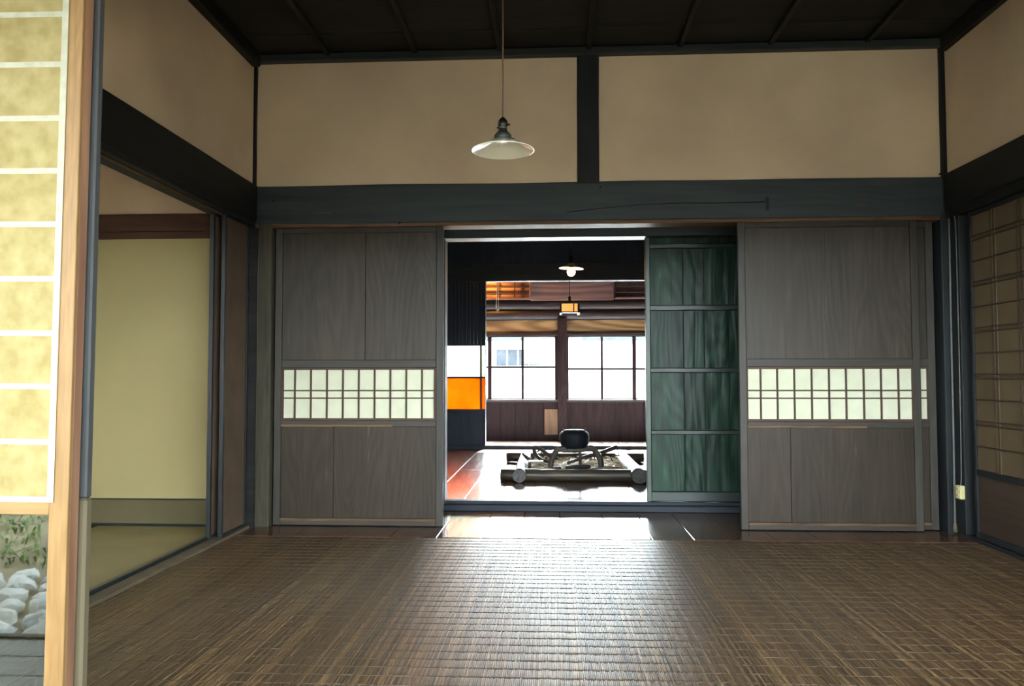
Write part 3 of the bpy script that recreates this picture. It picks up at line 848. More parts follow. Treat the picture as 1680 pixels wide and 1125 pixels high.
# log courses over the windows
def log(zc, r, mat, name='log', x0=XLh, x1=XR):
    n = 24
    pts = [(x0 + (x1 - x0) * i / n, YW + 0.04, zc + 0.006 * noise.noise(Vector((i * 0.5, zc * 9, 0)))) for i in range(n + 1)]
    tube(name, pts, [r * (1 + 0.05 * noise.noise(Vector((i * 0.7, zc * 5, 3)))) for i in range(n + 1)], mat, ww, 12)
log(ZW(516), 0.085, far_dark_h)
log(ZW(500), 0.085, far_dark_h)
for py in (486, 475, 464, 453, 442):
    log(ZW(py), 0.052, far_lit_pink)
hewn('hewn_beam', XW(871.5), XW(1007), YW - 0.055, YW + 0.03, ZW(493), ZW(440), far_lit_pink, ww, 'x', 0.008, 2.0, 24, 2.2)
box('backing', XLh, XR, YW + 0.08, YW + 0.12, zs2, 2.95, dark_wall, ww, 0)
# lattice vents on the log courses
def vent(px0, px1, verts_px, label):
    a, b = XW(px0), XW(px1)
    z0, z1 = ZW(491.5), ZW(452)
    y = YW - 0.10
    d = tag(empty('vent_frame', ((a + b) / 2, y, z0)), label, 'vent')
    box('frame_bar', a, a + 0.022, y, y + 0.09, z0, z1, far_dark, d, 0.002)
    box('frame_bar', b - 0.022, b, y, y + 0.09, z0, z1, far_lit_pink, d, 0.002)  # right and bottom bars are painted in the lit pink tone
    box('frame_bar', a + 0.022, b - 0.022, y, y + 0.09, z0, z0 + 0.022, far_lit_pink, d, 0.002)
    box('frame_bar', a + 0.022, b - 0.022, y, y + 0.09, z1 - 0.02, z1, far_dark_h, d, 0.002)
    for py in (471.5, 481):
        z = ZW(py)
        box('slat', a + 0.022, b - 0.022, y + 0.01, y + 0.03, z - 0.007, z + 0.007, far_dark_h, d, 0.001)
    for p in verts_px:
        q = XW(p)
        box('upright', q - 0.007, q + 0.007, y + 0.02, y + 0.035, z0 + 0.022, z1 - 0.02, far_dark, d, 0.001)
vent(772, 871.5, (785, 817.5, 845), 'slatted wooden vent glowing orange above the window by the partition')
vent(1007, 1100, (1034.5, 1075), 'slatted dark wooden vent above the window nearer the green door')

# windows
def window(n, label, x0, x1, stiles, muntins, zmid):
    d = tag(empty('window_%d' % n, ((x0 + x1) / 2, YW, zwb)), label, 'window', 'structure')
    y0, y1 = YW - 0.012, YW + 0.014
    for a, b in stiles:
        box('stile', a, b, y0, y1, zwb + 0.006, zwt - 0.02, far_dark, d, 0.002)
    box('rail', x0, x1, y0 + 0.002, y1, zwb + 0.006, zwb + 0.022, far_dark_h, d, 0.002)
    box('rail', x0, x1, y0 + 0.002, y1, zwt - 0.034, zwt - 0.02, far_dark_h, d, 0.002)
    box('muntin', x0, x1, y0 + 0.004, y1 - 0.004, zmid - 0.015, zmid + 0.015, far_dark_h, d, 0.001)
    for q in muntins:
        box('muntin', q - 0.016, q + 0.016, y0 + 0.004, y1 - 0.004, zwb + 0.022, zwt - 0.034, far_dark, d, 0.001)
    cuts = sorted([x0, x1] + muntins + [(a + b) / 2 for a, b in stiles])
    for a, b in zip(cuts[:-1], cuts[1:]):
        if b - a < 0.03: continue
        for za, zb in ((zwb + 0.022, zmid - 0.015), (zmid + 0.015, zwt - 0.034)):
            box('pane', a + 0.003, b - 0.003, YW, YW + 0.002, za, zb, clear_glass, d, 0)
pw = XW(857.5) - XW(806)
xl = XW(803.5)
window(1, 'glazed sash window beside the partition, with bright daylight outside', XLh, pc0,
       [(xl - 0.028, xl + 0.028), (XW(910.5), pc0), (xl - 2 * pw - 0.022, xl - 2 * pw + 0.022)],
       [XW(857.5), xl - pw, xl - 3 * pw], ZW(602))
xr = XW(1040.5)
pr = XW(987.5) - XW(932)
window(2, 'glazed sash window between the central post and the green door', pc1, XR,
       [(pc1, XW(933)), (xr - 0.026, xr + 0.026), (xr + 2 * pr - 0.026, xr + 2 * pr + 0.026)],
       [XW(987.5), xr + pr, xr + 3 * pr], ZW(605))

# ================================================================== hearth
YH0, YH1 = 2.02, 3.42
xh0 = X(853, YH0, 780); xh1 = X(1046, YH0, 780)
def logpts(a, b, n=14, wob=0.004, s=0.0):
    a, b = Vector(a), Vector(b)
    return [a.lerp(b, i / n) + Vector((wob * noise.noise(Vector((i * .6, s, 0))), wob * noise.noise(Vector((i * .6, s, 4))), wob * noise.noise(Vector((i * .6, s, 9))))) for i in range(n + 1)]
he = tag(empty('sunken_hearth', ((xh0 + xh1) / 2, (YH0 + YH1) / 2, 0)), 'square open hearth framed by crossed logs, filled with ash', 'hearth')
tube('frame_log', logpts((X(821, YH0, 780), YH0 + 0.02, 0.048), (xh1 + 0.10, YH0 + 0.02, 0.048)), 0.050, old_log, he, 16, wob=0.05)
tube('frame_log', logpts((X(831, YH1, 750), YH1, 0.048), (X(1056, YH1, 750), YH1, 0.048), s=3), 0.048, old_log, he, 16, wob=0.05)
tube('frame_log', logpts((xh0, YH0 - 0.14, 0.058), (xh0 - 0.0, YH1 + 0.05, 0.066), s=6), 0.054, old_log_y, he, 16, wob=0.05)
tube('frame_log', logpts((xh1, YH0 - 0.16, 0.062), (xh1 - 0.02, YH1 + 0.05, 0.066), s=9), 0.060, old_log_y, he, 16, wob=0.05)
# ash bed
n = 40
vs, fsx = [], []
for i in range(n + 1):
    for j in range(n + 1):
        x = xh0 + 0.03 + (xh1 - xh0 - 0.06) * i / n; y = YH0 + 0.04 + (YH1 - YH0 - 0.06) * j / n
        e = min(i, n - i, j, n - j) / n
        z = 0.035 + 0.03 * noise.noise(Vector((x * 6, y * 5, 0))) + 0.02 * noise.noise(Vector((x * 19, y * 15, 5))) + 0.10 * max(0, (i / n - 0.72)) + 0.05 * max(0, 0.3 - i / n)
        vs.append((x, y, max(0.004, z)))
for i in range(n):
    for j in range(n):
        k = i * (n + 1) + j
        fsx.append([k, k + n + 1, k + n + 2, k + 1])
hc = wloc(he)
tag(raw('ash_bed', [Vector(v) - hc for v in vs], fsx, ash, he, hc, True), kind='stuff')
# straw litter: one uncountable tangle on the ash
vs, fsx = [], []
for k in range(420):
    u = random.random()
    x = xh0 + 0.07 + (xh1 - xh0 - 0.14) * (u ** (0.6 if k % 2 else 1.2)); y = random.uniform(YH0 + 0.09, YH1 - 0.08)
    z = 0.05 + random.random() * 0.02 + 0.10 * max(0, (x - xh0) / (xh1 - xh0) - 0.72)
    a = random.uniform(0, math.pi); L = random.uniform(0.03, 0.10); tl = random.uniform(-0.25, 0.25); r = random.uniform(0.0015, 0.004)
    d = Vector((math.cos(a), math.sin(a), tl)) * L / 2; s = Vector((-math.sin(a), math.cos(a), 0)) * r; h = Vector((0, 0, r * 1.6))
    o0 = len(vs); c = Vector((x, y, z)) - hc
    for e in (-1, 1):
        vs += [c + d * e + s, c + d * e - s, c + d * e + h]
    fsx += [[o0, o0 + 1, o0 + 4, o0 + 3], [o0 + 1, o0 + 2, o0 + 5, o0 + 4], [o0 + 2, o0, o0 + 3, o0 + 5], [o0, o0 + 2, o0 + 1], [o0 + 3, o0 + 4, o0 + 5]]
tag(raw('straw_litter', vs, fsx, straw, he, hc), kind='stuff')

# bent-branch trivet
yk = 2.42
def K(px, py, dy=0.0): return P(px, py, 'y', yk + dy)
zash = 0.03
tv = tag(empty('branch_trivet', (K(945, 750).x, yk, 0.03)), 'low stand of bent branches holding the black kettle over the ash', 'trivet')
def smooth_pts(pts, n=5):
    out = []
    m = len(pts)
    for i in range(m - 1):
        p0, p1, p2, p3 = pts[max(i - 1, 0)], pts[i], pts[i + 1], pts[min(i + 2, m - 1)]
        for k in range(n):
            t = k / n
            out.append(0.5 * ((2 * p1) + (p2 - p0) * t + (2 * p0 - 5 * p1 + 4 * p2 - p3) * t * t + (3 * p1 - p0 - 3 * p2 + p3) * t ** 3))
    out.append(pts[-1])
    return out
tube('leg', smooth_pts([K(903, 768), K(906, 753), K(911, 742), K(919, 735.5), K(929, 735)]), 0.024, branch, tv, 10, wob=0.25)
tube('leg', smooth_pts([K(986, 766), K(985, 754), K(979, 743), K(972, 735), K(962, 735)]), 0.027, branch, tv, 10, wob=0.25)
tube('leg', smooth_pts([K(952, 764, .1), K(952, 752, .1), K(951, 742, .1)]), 0.014, branch, tv, 8, wob=0.25)
tube('seat_branch', smooth_pts([K(916, 737), K(930, 738.5), K(946, 738.5), K(962, 737), K(974, 736)]), [0.022] * 21, branch, tv, 10, wob=0.25)
tube('seat_branch', smooth_pts([K(922, 736, .12), K(942, 737, .14), K(968, 736, .12)]), 0.022, branch, tv, 10, wob=0.25)
# kettle
kz = K(943, 734).z
kh = K(943, 705).z - kz
kr = (K(967, 720).x - K(918, 720).x) / 2
kc = (K(942.5, 720).x, yk + 0.05, kz)
ke = tag(empty('iron_kettle', kc), 'squat black iron kettle sitting on the branch trivet', 'kettle')
lathe('body', [(0, 0.0), (kr * .84, 0.0), (kr * .87, kh * .02), (kr * .96, kh * .22), (kr, kh * .45), (kr, kh * .68), (kr * .97, kh * .80), (kr * .80, kh * .93), (kr * .76, kh * .955), (0, kh * .955)], kc, iron, ke)
lathe('lid', [(kr * .70, kh * .95), (kr * .66, kh * .985), (kr * .2, kh * 1.0), (kr * .08, kh * 1.01), (0, kh * 1.02)], kc, iron, ke)
for s in (-1, 1):
    c = Vector(kc) + Vector((s * kr * .70, 0, kh * .90))
    tube('lug', [c + Vector((s * 0.0, -0.02, -0.004)), c + Vector((s * .006, -0.014, 0.016)), c + Vector((s * .008, 0, 0.022)), c + Vector((s * .006, 0.014, 0.016)), c + Vector((0, 0.02, -0.004))], 0.006, iron, ke, 8)
# carved pot-hook board leaning to the left of the trivet
def H(px, py, y): return P(px, py, 'y', y)
rk = tag(empty('wooden_rack', H(885, 760, 2.75)), 'curved wooden rack with small slots leaning beside the trivet in the hearth', 'rack')
rim = smooth_pts([H(875, 735, 2.75), H(880, 746, 2.72), H(888, 754, 2.68), H(900, 757, 2.64)])
tube('rim', rim, 0.016, branch, rk, 8, wob=0.2)
tube('rim', smooth_pts([H(877, 733, 2.80), H(888, 737, 2.76), H(897, 744, 2.72), H(906, 750, 2.68)]), 0.018, branch, rk, 8, wob=0.2)
tube('rim', [H(874, 736, 2.76), H(879, 733, 2.80), H(886, 733.5, 2.80)], 0.012, branch, rk, 8)
tube('foot', [H(876, 735, 2.78), H(875.5, 748, 2.80), H(872, 757, 2.80)], 0.012, branch, rk, 8)
for t in (0.25, 0.45, 0.65, 0.85):
    a = H(876 + 22 * t, 736 + 20 * t, 2.73); b = H(880 + 24 * t, 734 + 14 * t, 2.75)
    tube('rung', [a, b], 0.007, branch, rk, 6)
bs = tag(tube('wood_stick', [H(858, 744, 2.55), H(864, 750, 2.5), H(872, 756, 2.45)], [0.012, 0.016, 0.014], branch, None, 8, wob=0.3), 'pointed dark stick propped on the left hearth log', 'stick')
tg = tag(empty('split_board', H(880, 757, 2.36)), 'small pale split board lying on a short block in the ash', 'board')
c = H(879, 756.5, 2.36)
box('board', c.x - 0.065, c.x + 0.065, 2.31, 2.40, c.z - 0.005, c.z + 0.005, straw, tg, 0.002)
tube('block', [H(869, 758, 2.36), H(869, 768, 2.36)], 0.014, branch, tg, 8)
# wire grill with a wooden handle on the right
gr = tag(empty('toasting_grill', H(1010, 745, 2.75)), 'wooden pole with a small wire grill end, propped against the trivet', 'grill')
tube('pole', [H(931, 760, 2.50), H(960, 749, 2.60), H(985, 743, 2.70), H(1012, 733, 2.80)], [0.012, 0.016, 0.020, 0.021], branch, gr, 10, wob=0.15)
wire = [H(982, 748, 2.72), H(1012, 734, 2.80), H(1016, 748, 2.78)]
tube('wire', wire, 0.005, iron, gr, 6)
tube('wire', [H(983, 748, 2.72), H(998, 744, 2.74), H(1016, 748, 2.78)], 0.005, iron, gr, 6)
tube('wire', [H(999, 743, 2.75), H(1005, 757, 2.74)], 0.005, iron, gr, 6)
# charcoal and wood scraps in the ash
for k, (px, py, a, L, r, m, lb, ct) in enumerate([
        (948, 766, 0.15, 0.22, 0.022, charcoal, 'long black charred log lying under the kettle', 'charcoal'),
        (981, 769, -0.3, 0.09, 0.016, charcoal, 'short black charcoal lump by the right trivet leg', 'charcoal'),
        (914, 768, 0.6, 0.08, 0.015, charcoal, 'small black charcoal piece by the left trivet leg', 'charcoal'),
        (1005, 769, -0.35, 0.20, 0.013, far_patch, 'reddish split stick in the ash near the right hearth log', 'stick')]):
    c = P(px, py, 'y', 2.22)
    c.z = max(c.z, 0.055)
    d = Vector((math.cos(a), math.sin(a) * 0.6, 0.03)) * L / 2
    tag(tube('charcoal' if m is charcoal else 'wood_stick', [c - d, c - d * .3, c + d * .4, c + d], [r * .8, r, r * 1.05, r * .7], m, None, 7, smooth=False, wob=0.5), lb, ct)

# lamps beyond
yl = 2.95
lc = P(937, 440, 'y', yl)
l2 = tag(empty('pendant_lamp', lc), 'lit pendant lamp with flat shade and glowing bulb over the hearth', 'lamp')
r2 = (X(957, yl, 440) - X(917, yl, 440)) / 2
lathe('shade', [(0.022, 0.050), (0.03, 0.036), (r2 * .6, 0.016), (r2, 0.0), (r2 + 0.002, -0.003), (r2 * .6, 0.010), (0.028, 0.028)], lc, shade_warm, l2, tilt=('Y', 0.05))
lathe('socket', [(0, 0.12), (0.012, 0.118), (0.018, 0.10), (0.020, 0.055), (0.022, 0.02), (0.018, 0.0), (0.0, 0.0)], lc, bakelite, l2, 20)
lathe('bulb', [(0, 0.004), (0.014, 0.0), (0.024, -0.014), (0.038, -0.036), (0.040, -0.050), (0.032, -0.072), (0.016, -0.084), (0, -0.087)], lc + Vector((0, 0, 0.01)), bulb_mat, l2, 24)
tube('cord', [lc + Vector((0, 0, 0.115)), Vector((lc.x, lc.y, 2.95))], 0.004, bakelite, l2, 6)
# square lantern lamp
yq_ = 4.0
sc = P(934.5, 505, 'y', yq_)
sq = tag(empty('lantern_lamp', sc), 'small box lantern with amber glass hanging below the lit pendant', 'lamp')
hw = 0.105; hh = 0.055; hd = 0.08
box('glass_box', sc.x - hw + 0.02, sc.x + hw - 0.02, sc.y - hd + .02, sc.y + hd - .02, sc.z - hh + 0.012, sc.z + hh - 0.012, lantern_glow, sq, 0.004)
for sx in (-1, 1):
    for sy in (-1, 1):
        px_, py_ = sc.x + sx * (hw - 0.008), sc.y + sy * (hd - 0.008)
        box('corner_post', px_ - 0.008, px_ + 0.008, py_ - 0.008, py_ + 0.008, sc.z - hh - 0.012, sc.z + hh + 0.004, iron, sq, 0.002)
        box('foot', px_ - 0.013, px_ + 0.013, py_ - 0.013, py_ + 0.013, sc.z - hh - 0.016, sc.z - hh - 0.002, bright_metal, sq, 0.002)
box('top_plate', sc.x - hw + 0.01, sc.x + hw - 0.01, sc.y - hd + .01, sc.y + hd - .01, sc.z + hh - 0.012, sc.z + hh, iron, sq, 0.003)
box('bottom_plate', sc.x - hw + 0.01, sc.x + hw - 0.01, sc.y - hd + .01, sc.y + hd - .01, sc.z - hh, sc.z - hh + 0.012, iron, sq, 0.003)
box('mullion', sc.x + 0.038, sc.x + 0.05, sc.y - hd + 0.006, sc.y - hd + 0.018, sc.z - hh + 0.01, sc.z + hh - 0.01, iron, sq, 0.001)
lathe('socket', [(0.038, hh), (0.03, hh + 0.02), (0.016, hh + 0.028), (0.017, hh + 0.06), (0.01, hh + 0.075), (0, hh + 0.077)], sc, bakelite, sq, 20)
tube('cord', [sc + Vector((0, 0, hh + 0.07)), Vector((sc.x, sc.y, 2.95))], 0.0045, bakelite, sq, 6)
# lamp with a pull cord, hidden behind the head beam except for its looped cord
pc = P(806, 452, 'y', 5.95); pc.z = 2.26
pl = tag(empty('pull_cord_lamp', pc), 'lamp behind the head beam whose pale looped pull cord hangs by the orange vent', 'lamp')
lathe('bulb', [(0, 0.05), (0.016, 0.048), (0.018, 0.02), (0.034, -0.01), (0.036, -0.03), (0.02, -0.055), (0, -0.06)], pc, emitter('warm_bulb', (1.0, 0.42, 0.07), 110.0), pl, 20)
tube('socket', [pc + Vector((0, 0, 0.045)), pc + Vector((0, 0, 0.12))], 0.02, bakelite, pl, 12)
lp = [P(px, py, 'y', 5.70) for px, py in ((814.5, 450), (814.5, 490), (814, 505), (814.5, 509), (816, 510.5), (817.5, 509), (818, 505), (817.5, 490), (817.5, 450))]
tube('pull_cord', lp, 0.0045, straw, pl, 6)
tube('cord', [pc + Vector((0, 0, 0.11)), Vector((pc.x, pc.y, 2.95))], 0.005, bakelite, pl, 6)

# ================================================================== front room things
# reed mat
REED = 0.0056
reed_mat_m = reed_material()
cord_mat = mottled('mat_binding', (0.05, 0.035, 0.021), (0.08, 0.058, 0.037), 200, 0.30, 0.6, 0.1)
mx0, mx1, my0, my1 = 0.006, W + 0.012, YF + 0.02, YMAT - 0.004
mt = tag(empty('reed_mat', ((mx0 + mx1) / 2, (my0 + my1) / 2, -0.012)), 'wide brown reed mat with bound ridges covering the room floor', 'mat')
NR = int((mx1 - mx0) / REED)
PITCH = 0.068
nrow = int((my1 - my0) / PITCH)
ystat = []
for k in range(nrow):
    for t in (0.0, 0.12, 0.5, 0.88):
        ystat.append(my0 + (k + t) * PITCH)
ystat.append(my0 + nrow * PITCH)
ystat = np.array(ystat); NS = len(ystat)
dip = np.tile(np.array([0.0, 0.8, 1.0, 0.8]), nrow); dip = np.append(dip, 0.0)
rng = np.random.default_rng(3)
prof_x = np.array([-0.5, -0.39, 0.0, 0.39, 0.5]) * REED
prof_z = np.array([-0.0024, -0.00028, 0.0, -0.00028, -0.0024])
npf = len(prof_x)
xc = mx0 + (np.arange(NR) + 0.5) * REED
hz_ = rng.normal(0, 0.0004, NR)
V = np.zeros((NR, NS, npf, 3), dtype=np.float32)
wave = 0.0004 * np.sin(ystat[None, :] * 31 + rng.uniform(0, 6.28, (NR, 1))) + rng.normal(0, 0.00012, (NR, NS))
V[..., 0] = xc[:, None, None] + prof_x[None, None, :] + (rng.normal(0, 0.0003, (NR, NS)))[:, :, None]
V[..., 1] = ystat[None, :, None]
V[..., 2] = prof_z[None, None, :] + hz_[:, None, None] + wave[:, :, None] - 0.0012 * (1 - dip)[None, :, None]
V = V.reshape(-1, 3) - np.array(mt.location, dtype=np.float32)
idx = np.arange(NR * NS * npf).reshape(NR, NS, npf)
Q = np.stack([idx[:, :-1, :-1], idx[:, :-1, 1:], idx[:, 1:, 1:], idx[:, 1:, :-1]], axis=-1).reshape(-1, 4)
def quads_obj(name, V, Q, mat, parent, kind=None):
    me = bpy.data.meshes.new(name)
    me.vertices.add(len(V)); me.vertices.foreach_set('co', V.astype(np.float32).ravel())
    me.loops.add(Q.size); me.loops.foreach_set('vertex_index', Q.astype(np.int32).ravel())
    me.polygons.add(len(Q)); me.polygons.foreach_set('loop_start', np.arange(0, Q.size, 4, dtype=np.int32))
    me.polygons.foreach_set('use_smooth', np.zeros(len(Q), dtype=bool))
    me.update(calc_edges=True)
    me.materials.append(mat)
    o = link(name, me, parent, wloc(parent))
    if kind: o['kind'] = kind
    return o
quads_obj('reeds', V, Q, reed_mat_m, mt, 'stuff')
# binding ridges
NX = NR // 2
xb = np.linspace(mx0, mx1, NX)
ry = np.array([-0.0036, -0.0024, 0.0, 0.0024, 0.0036]); rz = np.array([-0.0026, -0.0006, 0.0003, -0.0006, -0.0026])
B = np.zeros((nrow, NX, 5, 3), dtype=np.float32)
B[..., 0] = xb[None, :, None]
ybase = my0 + np.arange(nrow) * PITCH
wv = 0.0016 * np.sin(xb[None, :] * 2.1 + np.arange(nrow)[:, None] * 0.7) + rng.normal(0, 0.00035, (nrow, NX))
B[..., 1] = (ybase[:, None] + wv)[:, :, None] + ry[None, None, :]
B[..., 2] = rz[None, None, :] + rng.normal(0, 0.0004, (nrow, NX))[:, :, None]
B = B.reshape(-1, 3) - np.array(mt.location, dtype=np.float32)
idx = np.arange(nrow * NX * 5).reshape(nrow, NX, 5)
Q = np.stack([idx[:, :-1, 1:], idx[:, :-1, :-1], idx[:, 1:, :-1], idx[:, 1:, 1:]], axis=-1).reshape(-1, 4)
quads_obj('binding_ridges', B, Q[:, ::-1], cord_mat, mt, 'stuff')
box('mat_backing', mx0, mx1, my0, my1, -0.012, -0.0035, tatami_edge, mt, 0)

# pendant lamp in the front room
yl = -1.5
lc = P(825, 246, 'y', yl)
l1 = tag(empty('pendant_lamp', lc), 'unlit pendant lamp with shallow white shade hanging in front of the plaster', 'lamp')
r1 = (X(876.5, yl, 246) - X(773.5, yl, 246)) / 2
lathe('shade', [(0.030, 0.041), (0.045, 0.036), (r1 * .60, 0.021), (r1 * .97, 0.001), (r1, -0.001), (r1 * 1.003, -0.003), (r1 * .99, -0.004), (r1 * .96, -0.002), (r1 * .58, 0.0165), (0.044, 0.031), (0.026, 0.034), (0, 0.034)], lc, enamel, l1, 64)
sk = lathe('neck_fitter', [(0.0, 0.036), (0.033, 0.038), (0.034, 0.052), (0.033, 0.058), (0.024, 0.068), (0.019, 0.071), (0.018, 0.076), (0, 0.076)], lc, fitter, l1, 32)
tube('thumbscrew', [lc + Vector((0.032, 0, 0.044)), lc + Vector((0.042, 0, 0.044)), lc + Vector((0.044, 0, 0.044))], [0.002, 0.002, 0.004], bakelite, sk, 8)
so = lathe('socket', [(0, 0.074), (0.016, 0.076), (0.0165, 0.090), (0.019, 0.092), (0.019, 0.108), (0.016, 0.116), (0.009, 0.124), (0.004, 0.129), (0, 0.129)], lc, bakelite, l1, 32)
tube('switch_key', [lc + Vector((0.016, -0.004, 0.099)), lc + Vector((0.026, -0.006, 0.097)), lc + Vector((0.028, -0.006, 0.097))], [0.003, 0.003, 0.006], bakelite, so, 8)
tube('switch_key', [lc + Vector((-0.016, -0.004, 0.088)), lc + Vector((-0.021, -0.006, 0.084))], [0.003, 0.004], bakelite, so, 8)
lathe('contact_ring', [(0.0168, 0.089), (0.0172, 0.088), (0.0168, 0.083)], lc, bright_metal, so, 24)
tube('cord', [lc + Vector((0, 0, 0.126)), lc + Vector((0.0006, 0, 0.4)), Vector((lc.x, lc.y, ZC - 0.01))], 0.0033, cord_brown, l1, 8)

# outlet, conduit and wire on the corner
xo = W + 0.014
oc = P(1578.5, 807, 'x', xo)
ou = tag(empty('wall_outlet', oc), 'small yellowed outlet box low on the black jamb beside the shoji', 'outlet')
yo = yq2 + 0.002
xo = P(1578.5, 807, 'y', yo).x
zo = P(1578.5, 807, 'y', yo).z
ow, oh = 0.027, 0.037
box('housing', W - 0.010, W + 0.018, oc.y - ow, oc.y + ow, oc.z - oh, oc.z + oh, outlet_mat, ou, 0.004)
for s in (-1, 1):
    so_ = box('socket_face', W - 0.013, W - 0.009, oc.y - 0.015, oc.y + 0.015, oc.z + s * 0.016 - 0.012, oc.z + s * 0.016 + 0.012, outlet_mat, ou, 0.002)
    for q in (-1, 1):
        box('slot', W - 0.0145, W - 0.0125, oc.y + q * 0.006 - 0.0012, oc.y + q * 0.006 + 0.0012, oc.z + s * 0.016 - 0.005, oc.z + s * 0.016 + 0.005, outlet_dark, so_, 0)
cpts = [P(1557, 352, 'y', -0.014), P(1560, 520, 'y', -0.014), P(1564, 700, 'y', -0.014), P(1567, 868, 'y', -0.014)]
cpts[-1].z = 0.012
cn = tag(empty('conduit_pipe', cpts[-1]), 'thin grey conduit running down the dark corner pillar to the floor', 'pipe')
tube('pipe', smooth_pts(cpts, 4), 0.006, conduit_mat, cn, 8)
lathe('foot_flare', [(0.008, 0.05), (0.011, 0.03), (0.014, 0.0), (0, 0.0)], cpts[-1], sill_wood, cn, 12)
wp_ = [P(1561, 352, 'x', W + 0.008), P(1567, 362, 'x', W + 0.008), P(1571, 480, 'x', W + 0.008), P(1575, 650, 'x', W + 0.008), P(1577, 775, 'x', W + 0.008), Vector((W + 0.006, oc.y, oc.z + oh - 0.006))]
tag(tube('electric_wire', smooth_pts(wp_, 4), 0.0032, conduit_mat, None, 6), 'thin dark wire dropping along the jamb into the outlet', 'wire')

# ------------------------------------------------------------------ near shoji leaf on the veranda side
YS = CAM.y + 1.70
def S(px, py): return P(px, py, 'y', YS)
sx1 = S(119.5, 562).x - 0.0083         # right edge of the stile face (mid height)
stw = 0.0445
sx0 = sx1 - 0.92
zr1, zr0 = S(60, 819.5).z, S(60, 845).z
sh = tag(empty('door_11', (sx1, YS, 0.0)), 'near shoji leaf with yellowed paper, fresh cedar frame and glass foot', 'shoji', 'structure')
T = 0.030
ztop = 1.82
box('stile', sx1 - stw, sx1 - 0.0, YS, YS + 0.012, -0.02, ztop, shoji_stile, sh, 0.0015)
box('stile_edge', sx1 - stw, sx1 - 0.0005, YS + 0.012, YS + 0.012 + T, -0.02, ztop, shoji_side, sh, 0.001)
box('stile', sx0, sx0 + stw, YS, YS + T + 0.012, -0.02, ztop, shoji_stile, sh, 0.0015)
box('rail', sx0 + stw, sx1 - stw, YS, YS + T, zr0, zr1, shoji_rail, sh, 0.0015)
box('rail', sx0 + stw, sx1 - stw, YS, YS + T, -0.02, 0.03, shoji_rail, sh, 0.0015)
box('rail', sx0 + stw, sx1 - stw, YS, YS + T, ztop - 0.04, ztop, shoji_rail, sh, 0.0015)
box('glass_pane', sx0 + stw, sx1 - stw, YS + 0.009, YS + 0.012, 0.03, zr0, door_glass, sh, 0)
rowz = [zr1 - 0.006]
for py in (725, 634, 547, 458, 368.5, 281, 195, 107, 25, -62, -148):
    rowz.append(S(60, py).z)
rowz[-1] = min(rowz[-1], ztop)
ov = 0.006
for a, b in zip(rowz[:-1], rowz[1:]):
    box('paper_sheet', sx0 + 0.02, sx1 - stw + 0.010, YS - 0.0012, YS - 0.0004, a, b, shoji_paper, sh, 0)
for z in rowz[1:-1]:
    box('paper_seam', sx0 + 0.02, sx1 - stw + 0.009, YS - 0.0019, YS - 0.0013, z - 0.0065, z + 0.0065, pale_paper, sh, 0)
    box('crossbar', sx0 + stw, sx1 - stw, YS, YS + 0.014, z - 0.005, z + 0.005, shoji_rail, sh, 0.001)
box('paper_border', sx1 - stw - 0.004, sx1 - stw + 0.0115, YS - 0.0024, YS - 0.0018, rowz[0], rowz[-1], pale_paper, sh, 0)
box('paper_border', sx0 + 0.02, sx1 - stw + 0.0115, YS - 0.0032, YS - 0.0025, rowz[0], rowz[0] + 0.013, pale_paper, sh, 0)
sh.rotation_euler = (0, math.radians(0.5), 0)
sh.location.z += 0.0
# post behind it
xp1 = P(157.0, 562, 'y', YS + 0.075).x - 0.004
zsp = P(140, 817, 'y', YS + 0.055).z
tp = tag(empty('trim_20', (xp1, YS + 0.08, 0)), 'slate grey post with a bare olive foot just behind the near shoji', 'post', 'structure')
box('painted_post', xp1 - 0.11, xp1, YS + 0.050, YS + 0.075, zsp, 1.83, grey_post, tp, 0.004)
box('bare_foot', xp1 - 0.11, xp1 + 0.0015, YS + 0.048, YS + 0.077, -0.02, zsp, olive_post, tp, 0.006)
tp.rotation_euler = (0, math.radians(0.35), 0)

# ================================================================== garden side
YE = YS - 0.92
en = tag(empty('floor_veranda', (1, YE, -0.05)), 'narrow board veranda outside the near shoji', 'floor', 'structure')
for k in range(6):
    y0 = YE + 0.02 + k * 0.158
    box('board', XL, W + 0.2, y0 + 0.001, y0 + 0.156, -0.07, -0.035, engawa_wood, en, 0.003)
box('edge_beam', XL, W + 0.2, YE - 0.02, YE + 0.018, -0.14, -0.028, fence_mat, en, 0.004)
tag(box('sill_veranda', XL, W + 0.2, YS - 0.0, YF + 0.02, -0.1, -0.022, engawa_wood, None, 0.002), 'door sill between veranda and room', 'threshold', 'structure')
tag(box('wall_garden_upper', XL, W + 0.2, YF - 0.01, YF + 0.08, 1.84, 3.0, plaster, None, 0.002), 'plaster wall over the garden-side opening', 'wall', 'structure')
tag(box('wall_shade_west', -12, XL - 0.06, YF - 0.05, YF + 0.1, -0.5, 3.0, plaster, None, 0), 'unseen outer wall added beyond the tatami room to block side light', 'wall', 'structure')  # unseen wall added to close off skylight from the side
tag(box('wall_shade_east', W + 0.16, 14, YF - 0.05, YF + 0.1, -0.5, 3.0, plaster, None, 0), 'unseen outer wall added beyond the shoji wall to block side light', 'wall', 'structure')  # added out of view, closes off side skylight as well
ev = tag(empty('roof_eave', (1, YE, 2.4)), 'board eave over the veranda, drawn deep and long to shade the garden side', 'eave', 'structure')
vs = [(-12, YF + 0.1, 2.72), (14, YF + 0.1, 2.72), (14, YE - 1.9, 2.12), (-12, YE - 1.9, 2.12)]  # unseen eave stretched outward and sideways to cut the skylight
vs += [(a, b, c + 0.06) for a, b, c in vs]
